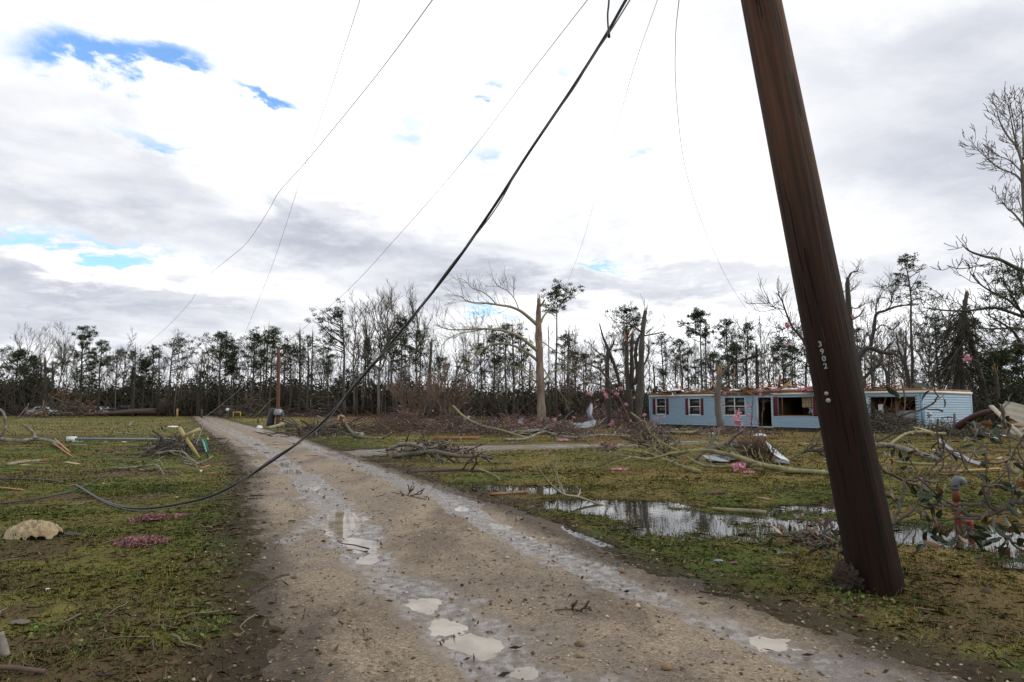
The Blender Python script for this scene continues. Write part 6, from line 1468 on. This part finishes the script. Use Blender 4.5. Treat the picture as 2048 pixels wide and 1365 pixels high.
panel('dark crumpled sheet lying in the grass left of the twiggy bush', [(P(1412, 912, 19.2), P(1418, 924, 17.9)), (P(1440, 909, 19.2), P(1450, 923, 17.9)), (P(1480, 904, 19.2), P(1490, 918, 18))], 'sheet_dark')
panel('shiny grey flap lying under the green-barked limb', [(P(1404, 911, 18), P(1412, 918, 17.4)), (P(1428, 914, 17.6), P(1440, 924, 17.1)), (P(1448, 920, 17.3), P(1460, 924, 17.1))], 'steel')
panel('dark base sheet under the right side of the twiggy bush', [(P(1548, 916, 17.6), P(1550, 926, 17)), (P(1568, 920, 17.4), P(1572, 928, 16.9)), (P(1580, 925, 17.2), P(1577, 929, 16.9))], 'sheet_dark')
panel('large grey corrugated sheet lying in the rubble before the splintered trees', [(P(1146, 847, 53), P(1150, 858, 50)), (P(1165, 846, 53), P(1168, 857, 50)), (P(1186, 840, 53), P(1185, 853, 50)), (P(1192, 842, 53), P(1190, 851, 50))], 'steel', ribs=8)
fl = [(1182, 806), (1185, 808), (1187, 818), (1184, 830), (1190, 841), (1183, 843), (1177, 841), (1175, 831), (1172, 822), (1178, 814)]; o0 = P(1180, 843, 53); mb = MB(); mb.prism([(lambda q_: (q_[0], q_[2]))(P(x_, y_, 53) - o0) for x_, y_ in fl][::-1], o0, (1, .25, 0), (.0, .12, 1), (0, 1, 0), .03)
tag(mb.build('metal_flap', M['steel']), 'upright torn grey metal flap standing in the rubble before the splintered trees', 'metal sheet')
panel('small blue-grey flap by the foot of the snapped pale tree', [(P(1038, 838, 54), P(1046, 836, 54)), (P(1036, 846, 53.8), P(1047, 850, 54))], 'steel')
panel('black plastic sheet lying in front of the snapped pale tree', [(P(1012, 863, 41), P(1016, 867, 38)), (P(1050, 860, 41), P(1055, 865, 38)), (P(1082, 857, 42), P(1086, 861, 40))], 'sheet_dark')
panel('dark wet sheet on the ground under the first house window', [(P(1318, 861, 45), P(1316, 866, 42)), (P(1350, 858, 45), P(1352, 865, 42)), (P(1380, 860, 45), P(1385, 866, 42))], 'sheet_dark')
panel('white bent scrap sticking up in the brush right of the crape myrtle', [(P(926, 838, 45), P(930, 842, 45)), (P(934, 835, 45), P(936, 840, 45)), (P(938, 831, 45), P(940, 834, 45))], 'sheet_pale')
panel('grey metal strip lying across the lawn behind the red standpipe', [(P(1880, 878, 26), P(1874, 880, 25.6)), (P(1910, 902, 22), P(1902, 905, 21.6)), (P(1940, 918, 18.6), P(1932, 922, 18.2)), (P(1966, 928, 16.6), P(1958, 931, 16.2))], 'steel')
M['tan_sheet'] = mat('tan_sheet', (.40, .37, .29), .6, .25, 2, .01, 4)
panel('tall bent beige corrugated panel at the right edge', [(P(1998, 803, 24), P(2014, 862, 23.4)), (P(2024, 805, 23.6), P(2030, 868, 23)), (P(2060, 812, 23.2), P(2060, 875, 22.8)), (P(2110, 806, 23), P(2110, 872, 22.6))], 'tan_sheet', 'corrugated_panel', ribs=5)
mb = MB(); mb.bar(P(1982, 812, 23), P(2046, 876, 22), .16, .06); tag(mb.build('beam', M['tan_sheet']), 'pale beam leaning in front of the beige corrugated panel', 'beam')
mb = MB(); mb.tube(catmull([P(1916, 853, 36), P(1940, 838, 35), P(1960, 828, 33), P(1992, 820, 30)], 4), np.linspace(.20, .10, 13), 8); tag(mb.build('fallen_limb', mat('maroon_bark', (.06, .025, .03), .8, .3, 4), None, True), 'dark maroon limb leaning against the right house end', 'branch')
# ------------------------------------------------------------------ red standpipe with grey elbow
f = G(1925, 1092); D = f[1]; M['pipe_red'] = mat('pipe_red', (.15, .020, .022), .6, .25, 8); M['pipe_rust'] = mat('pipe_rust', (.15, .05, .02), .7, .3, 8); M['pipe_grey'] = mat('pipe_grey', (.10, .115, .13), .45, .15, 8)
t = thing('standpipe', 'red standpipe with a grey hooded elbow on top at the right', 'pipe', f); s_ = D / FPX
a = P(1912, 985, D); b = P(1916, 1040, D); c_ = P(1922, 1095, D); c_[2] = f[2] - .1
mb = MB(); mb.tube([c_, b, P(1913, 1000, D)], .036, 14); mb.build('riser', M['pipe_red'], t, True)
mb = MB(); mb.tube([P(1913.5, 1003, D), P(1911, 975, D)], .040, 14); mb.build('upper_pipe', M['pipe_rust'], t, True)
mb = MB(); mb.tube(catmull([P(1911, 980, D), P(1910, 968, D), P(1914, 961, D), P(1921, 961, D), P(1926, 968, D)], 4), [.046] * 17, 14); mb.build('elbow', M['pipe_grey'], t, True)
mb = MB(); mb.tube(catmull([P(1938, 1040, D + .05), P(1942, 1070, D + .05), P(1946, 1098, D + .05)], 3), .034, 12); mb.build('side_pipe', M['pipe_red'], t, True)
mb = MB(); mb.tube([P(1917, 1042, D), P(1939, 1042, D + .05)], .030, 10); mb.build('cross_pipe', M['pipe_rust'], t, True)
# ------------------------------------------------------------------ magnolia branches in the right foreground
def magnolia(label, limbs, leaves, seed):
    rng = np.random.default_rng(seed); p0 = P(*limbs[0][0][0], limbs[0][1][0]); t = thing('magnolia_branch', label, 'branch', [p0[0], p0[1], gz(p0[0], p0[1])])
    ends = []
    for pxs, Ds, r0, r1 in limbs:
        pts = limb(pxs, Ds[0], Ds[1], 6); pts = pts + np.cumsum(rng.normal(0, .006, pts.shape), 0); pts[:, 2] = np.maximum(pts[:, 2], ground_h(pts[:, 0], pts[:, 1]) + .01); mb = MB(); mb.tube(pts, np.linspace(r0, r1, len(pts)) * (1 + .08 * rng.normal(size=len(pts))), 9); st = Sticks(); twigs(st, rng, pts, 3, .3, r1 * .8, 0, (1,), .3, .1); st.into(mb, 6, 5); mb.build('limb', M['bark_magnolia'], t, True)
        for q_ in [a[-1] for k in st.d for a, _ in st.d[k]] + [pts[-1]]: ends.append(q_)
    lb = MB(); cols = np.array([(.020, .034, .013), (.026, .042, .018), (.016, .027, .012), (.15, .065, .02), (.09, .042, .018), (.045, .06, .036)])
    cl = [P(x, y, d_) for x, y, d_ in leaves]; V = []; C_ = []; F = []
    for e in cl + ends:
        nl = rng.integers(2, 5) if any(e is c for c in cl) else rng.integers(0, 2)
        for _ in range(nl):
            dv = unit(rng.normal(size=3) + [0, 0, .15]); sd_ = unit(np.cross(dv, rng.normal(size=3))); nr = np.cross(dv, sd_); L = .075 + .06 * rng.random(); w = .017 + .010 * rng.random(); b0 = e + dv * .02; c = cols[rng.choice(6, p=[.26, .24, .16, .14, .10, .10])] * (.7 + .6 * rng.random())
            pr_ = [(0, .06), (.2, .7), (.45, 1), (.75, .75), (1, .03)]; base = len(V)
            for u_, ww in pr_:
                m_ = b0 + dv * L * u_ - nr * .03 * u_ * u_; V += [m_ - sd_ * w * ww + nr * .012 * ww, m_, m_ + sd_ * w * ww + nr * .012 * ww]; C_ += [c, c * 1.3, c]
            for i in range(4):
                o_ = base + 3 * i; F += [[o_, o_ + 1, o_ + 4, o_ + 3], [o_ + 1, o_ + 2, o_ + 5, o_ + 4]]
    lb.add(V, F, np.array(C_)); lb.build('leaves', M['leaf'], t, True); return t
M['bark_magnolia'] = mat('bark_magnolia', (.105, .088, .07), .85, .35, 20, .003, 60)
magnolia('bare-armed magnolia branch curling up behind the leaning pole', [
    ([(1782, 1050), (1798, 1026), (1812, 990), (1818, 962), (1830, 955), (1868, 958), (1890, 960), (1925, 945), (1950, 925)], (6.0, 6.3), .017, .007),
    ([(1782, 1050), (1806, 1034), (1820, 1008), (1828, 982), (1842, 958), (1860, 925), (1870, 905), (1876, 890)], (6.0, 6.2), .012, .005),
    ([(1752, 925), (1768, 945), (1800, 963), (1830, 975), (1850, 990), (1870, 1000)], (6.3, 6.4), .016, .011),
    ([(1750, 885), (1790, 860), (1800, 835), (1838, 820), (1860, 800), (1864, 785), (1862, 778)], (6.3, 5.6), .011, .004),
    ([(1868, 958), (1884, 930), (1878, 915), (1893, 905), (1896, 890)], (6.1, 6.1), .007, .004), ([(1925, 945), (1935, 925), (1928, 912)], (6.25, 6.3), .006, .004)],
    [(1864, 778, 5.6), (1800, 800, 5.8), (1790, 795, 5.9), (1785, 920, 6.2), (1812, 928, 6.2), (1776, 915, 6.3), (1870, 905, 6.1), (1790, 1000, 6.1)], 51)
magnolia('leafy magnolia branch lying across the red standpipe', [
    ([(2060, 1000), (2030, 1008), (2010, 1022), (1980, 1040), (1955, 1046), (1930, 1040), (1905, 1032)], (5.6, 5.9), .028, .014),
    ([(1960, 1012), (1930, 1015), (1900, 1016), (1880, 1012), (1860, 1006)], (5.8, 6.0), .015, .008),
    ([(1955, 1015), (1972, 1005), (1978, 985), (1970, 970), (1950, 958), (1935, 945)], (5.8, 5.8), .010, .005),
    ([(2020, 1015), (2028, 990), (2032, 975)], (5.65, 5.65), .014, .009), ([(1985, 1040), (2000, 1060), (2030, 1085), (2060, 1100)], (5.7, 5.3), .012, .010),
    ([(1880, 1012), (1845, 1022), (1825, 1040), (1812, 1052)], (6.0, 6.1), .008, .004), ([(1920, 1035), (1932, 1045), (1940, 1060)], (5.85, 5.8), .009, .006)],
    [(1870, 1000, 5.9), (1862, 1010, 5.9), (1878, 990, 5.9), (1955, 992, 5.8), (1960, 1000, 5.8), (2030, 978, 5.6), (2040, 982, 5.6), (2022, 985, 5.6), (1960, 1045, 5.7), (1950, 1060, 5.7), (1975, 1062, 5.6),
     (1990, 1075, 5.5), (2010, 1050, 5.5), (1880, 1058, 5.8), (1870, 1075, 5.8), (1890, 1080, 5.7), (1900, 1070, 5.7), (1985, 970, 5.8), (1975, 965, 5.8), (1860, 1070, 5.8), (1990, 1100, 5.4), (2020, 1090, 5.3), (2040, 1040, 5.4), (1850, 1085, 5.7), (1945, 1090, 5.6), (1965, 1105, 5.5), (1890, 1095, 5.5), (1905, 1085, 5.5), (1985, 1055, 5.4), (2000, 1062, 5.4), (2015, 1070, 5.3), (1970, 1080, 5.4), (1930, 1075, 5.5), (2030, 1060, 5.3), (2045, 1075, 5.2), (1860, 1050, 5.8), (1875, 1040, 5.8)], 52)
magnolia('thin magnolia branch drooping in from the right edge above the pipe', [
    ([(2075, 905), (2040, 895), (2025, 872), (2010, 855), (1995, 850)], (5.4, 5.8), .010, .004), ([(2060, 930), (2030, 915), (2012, 895), (1995, 880)], (5.4, 5.9), .008, .004), ([(2075, 850), (2050, 870), (2030, 905), (2022, 918)], (5.4, 5.6), .007, .005), ([(1995, 905), (1970, 885), (1960, 870)], (5.8, 6), .005, .004)],
    [(1990, 850, 5.9), (1975, 875, 6), (1960, 920, 6), (1930, 870, 6.1), (2010, 840, 5.8), (2040, 870, 5.5), (1985, 920, 5.9), (1925, 885, 6.2)], 53)
magnolia('heap of magnolia leaves on the ditch bank left of the leaning pole', [([(1700, 1088), (1680, 1098), (1660, 1092), (1640, 1086)], (6.6, 6.9), .010, .006), ([(1698, 1080), (1680, 1082), (1668, 1092)], (6.6, 6.7), .009, .005)],
    [(1650, 1095, 6.8), (1640, 1098, 6.8), (1660, 1088, 6.8), (1672, 1092, 6.7), (1685, 1085, 6.7), (1690, 1100, 6.6), (1630, 1100, 6.8), (1700, 1105, 6.5), (1665, 1104, 6.6), (1540, 1096, 7.0), (1552, 1100, 6.9)], 54)
# ------------------------------------------------------------------ things at the far end of the left field and the road
def car(label, px, py, D, L, H, m_, rz, pick=False):
    f = foot(px, D); t = thing('pickup_truck' if pick else 'parked_car', label, 'pickup' if pick else 'car', f); u = np.array([math.cos(rz), math.sin(rz), 0]); v = np.array([-math.sin(rz), math.cos(rz), 0]); h = H / 1.45; l = L / 4.4; wd = 1.7
    body = [(-2.2, .3), (2.2, .3), (2.2, .75), (1.9, .86), (1.2, .92), (.55, 1.42), (-.9, 1.45), (-1.6, 1.0), (-2.15, .92)] if not pick else [(-2.2, .35), (2.2, .35), (2.2, .95), (1.2, 1.02), (.7, 1.45), (-.35, 1.45), (-.45, .98), (-2.2, .98)]
    mb = MB(); mb.prism([(a * l, b * h) for a, b in body], f - v * wd / 2, u, (0, 0, 1), v, wd); mb.build('body', m_, t)
    win = [(.95, .96), (.48, 1.36), (-.82, 1.38), (-1.3, 1.0)] if not pick else [(1.0, 1.04), (.62, 1.38), (-.28, 1.38), (-.36, 1.04)]
    for sgn in (-1, 1): mb = MB(); mb.prism([(a * l, b * h) for a, b in win], f + v * (sgn * (wd / 2 + .006) - .004), u, (0, 0, 1), v, .008); mb.build('window', M['glass'], t)
    for a in (-1.35, 1.35):
        for sgn in (-1, 1): mb = MB(); c = f + u * a * l + v * sgn * (wd / 2 - .1) + np.array([0, 0, .32]); mb.tube([c - v * .1, c + v * .1 * 1.02], .32, 16); o = mb.build('wheel', M['black_rubber'], t, True)
M['car_white'] = mat('car_white', (.72, .74, .76), .3, .05, 3, spec=.5); M['car_dark'] = mat('car_dark', (.03, .035, .05), .3, .1, 3, spec=.5)
car('white car half hidden by brush at the far left of the field', 90, 812, 108, 4.4, 1.5, M['car_white'], .15); car('white car between the reddish trunks beyond the fallen pine', 203, 812, 110, 4.2, 1.5, M['car_white'], -.4)
car('dark pickup truck beyond the middle of the fallen pine', 247, 812, 110, 5.2, 1.7, M['car_dark'], .1, True)
def rubble(label, px, py, D, wpx, hpx, n, seed):
    rng = np.random.default_rng(seed); f = foot(px, D); s_ = D / FPX; mb = MB(); zc = P(px, py, D)[2]
    for i in range(n):
        p = np.array([f[0] + rng.normal(0, .4) * wpx * s_, D + rng.normal(0, .5), f[2] + max(zc - f[2], 0) * rng.random() + rng.random() * hpx * s_]); mb.bar(p, p + unit(rng.normal(size=3) * [1, .4, .4]) * (.5 + 1.6 * rng.random()), .20, .06)
    return tag(mb.build('lumber_heap', M['split_wood']), label, 'lumber heap')
rubble('heap of splintered orange lumber over the white car at far left', 128, 790, 112, 26, 12, 60, 1); rubble('orange lumber standing between the white car and the pickup', 180, 812, 108, 14, 10, 34, 2); rubble('reddish lumber scraps low at the far left field edge', 82, 826, 106, 10, 6, 20, 3)
for lab, px, h_, m_, w_ in (('wooden gate post standing left of the far road end', 355, 18, 'raw_wood', .26), ('second wooden gate post standing right of the far road end', 404, 17, 'bark_brown', .26), ('short dark post left of the yellow frame by the far road', 443, 17, 'bark_brown', .2), ('dark stub post in the brown field left of the far pole', 517, 11, 'bark_brown', .16)):
    D = 92 if px < 450 else 62; f = foot(px, D); mb = MB(); hh = h_ / FPX * D; mb.tube([f - [0, 0, .2], f + [0, 0, hh * .94], f + [0, 0, hh]], [w_ / 2, w_ / 2, w_ * .38], 8); tag(mb.build('fence_post', M[m_]), lab, 'post')
D = 82; f = foot(466, D); M['yellow'] = mat('yellow', (.42, .27, .04), .6, .2, 4); t = thing('yellow_barrier', 'low yellow pipe frame beside the far road', 'barrier', f)
for nm, a, b in (('leg', (466, 837), (467, 824)), ('leg', (481, 836), (481, 824)), ('rail', (465, 825), (482, 825))): mb = MB(); mb.tube([P(*a, D), P(*b, D)], .06, 8); mb.build(nm, M['yellow'], t)
D = 84; f = foot(457, D); t = thing('mailbox', 'small mailbox with a pale round end left of the yellow frame', 'mailbox', f); mb = MB(); mb.tube([f, f + [0, 0, 1.0]], .05, 8); mb.build('post', M['bark_brown'], t)
c = f + [0, 0, 1.15]; mb = MB(); mb.tube([c + [0, .35, 0], c + [0, -.32, 0]], .2, 14); mb.build('box', M['sheet_dark'], t, True); mb = MB(); mb.tube([c + [0, -.32, 0], c + [0, -.345, 0]], .2, 14); mb.build('door', M['sheet_pale'], t)
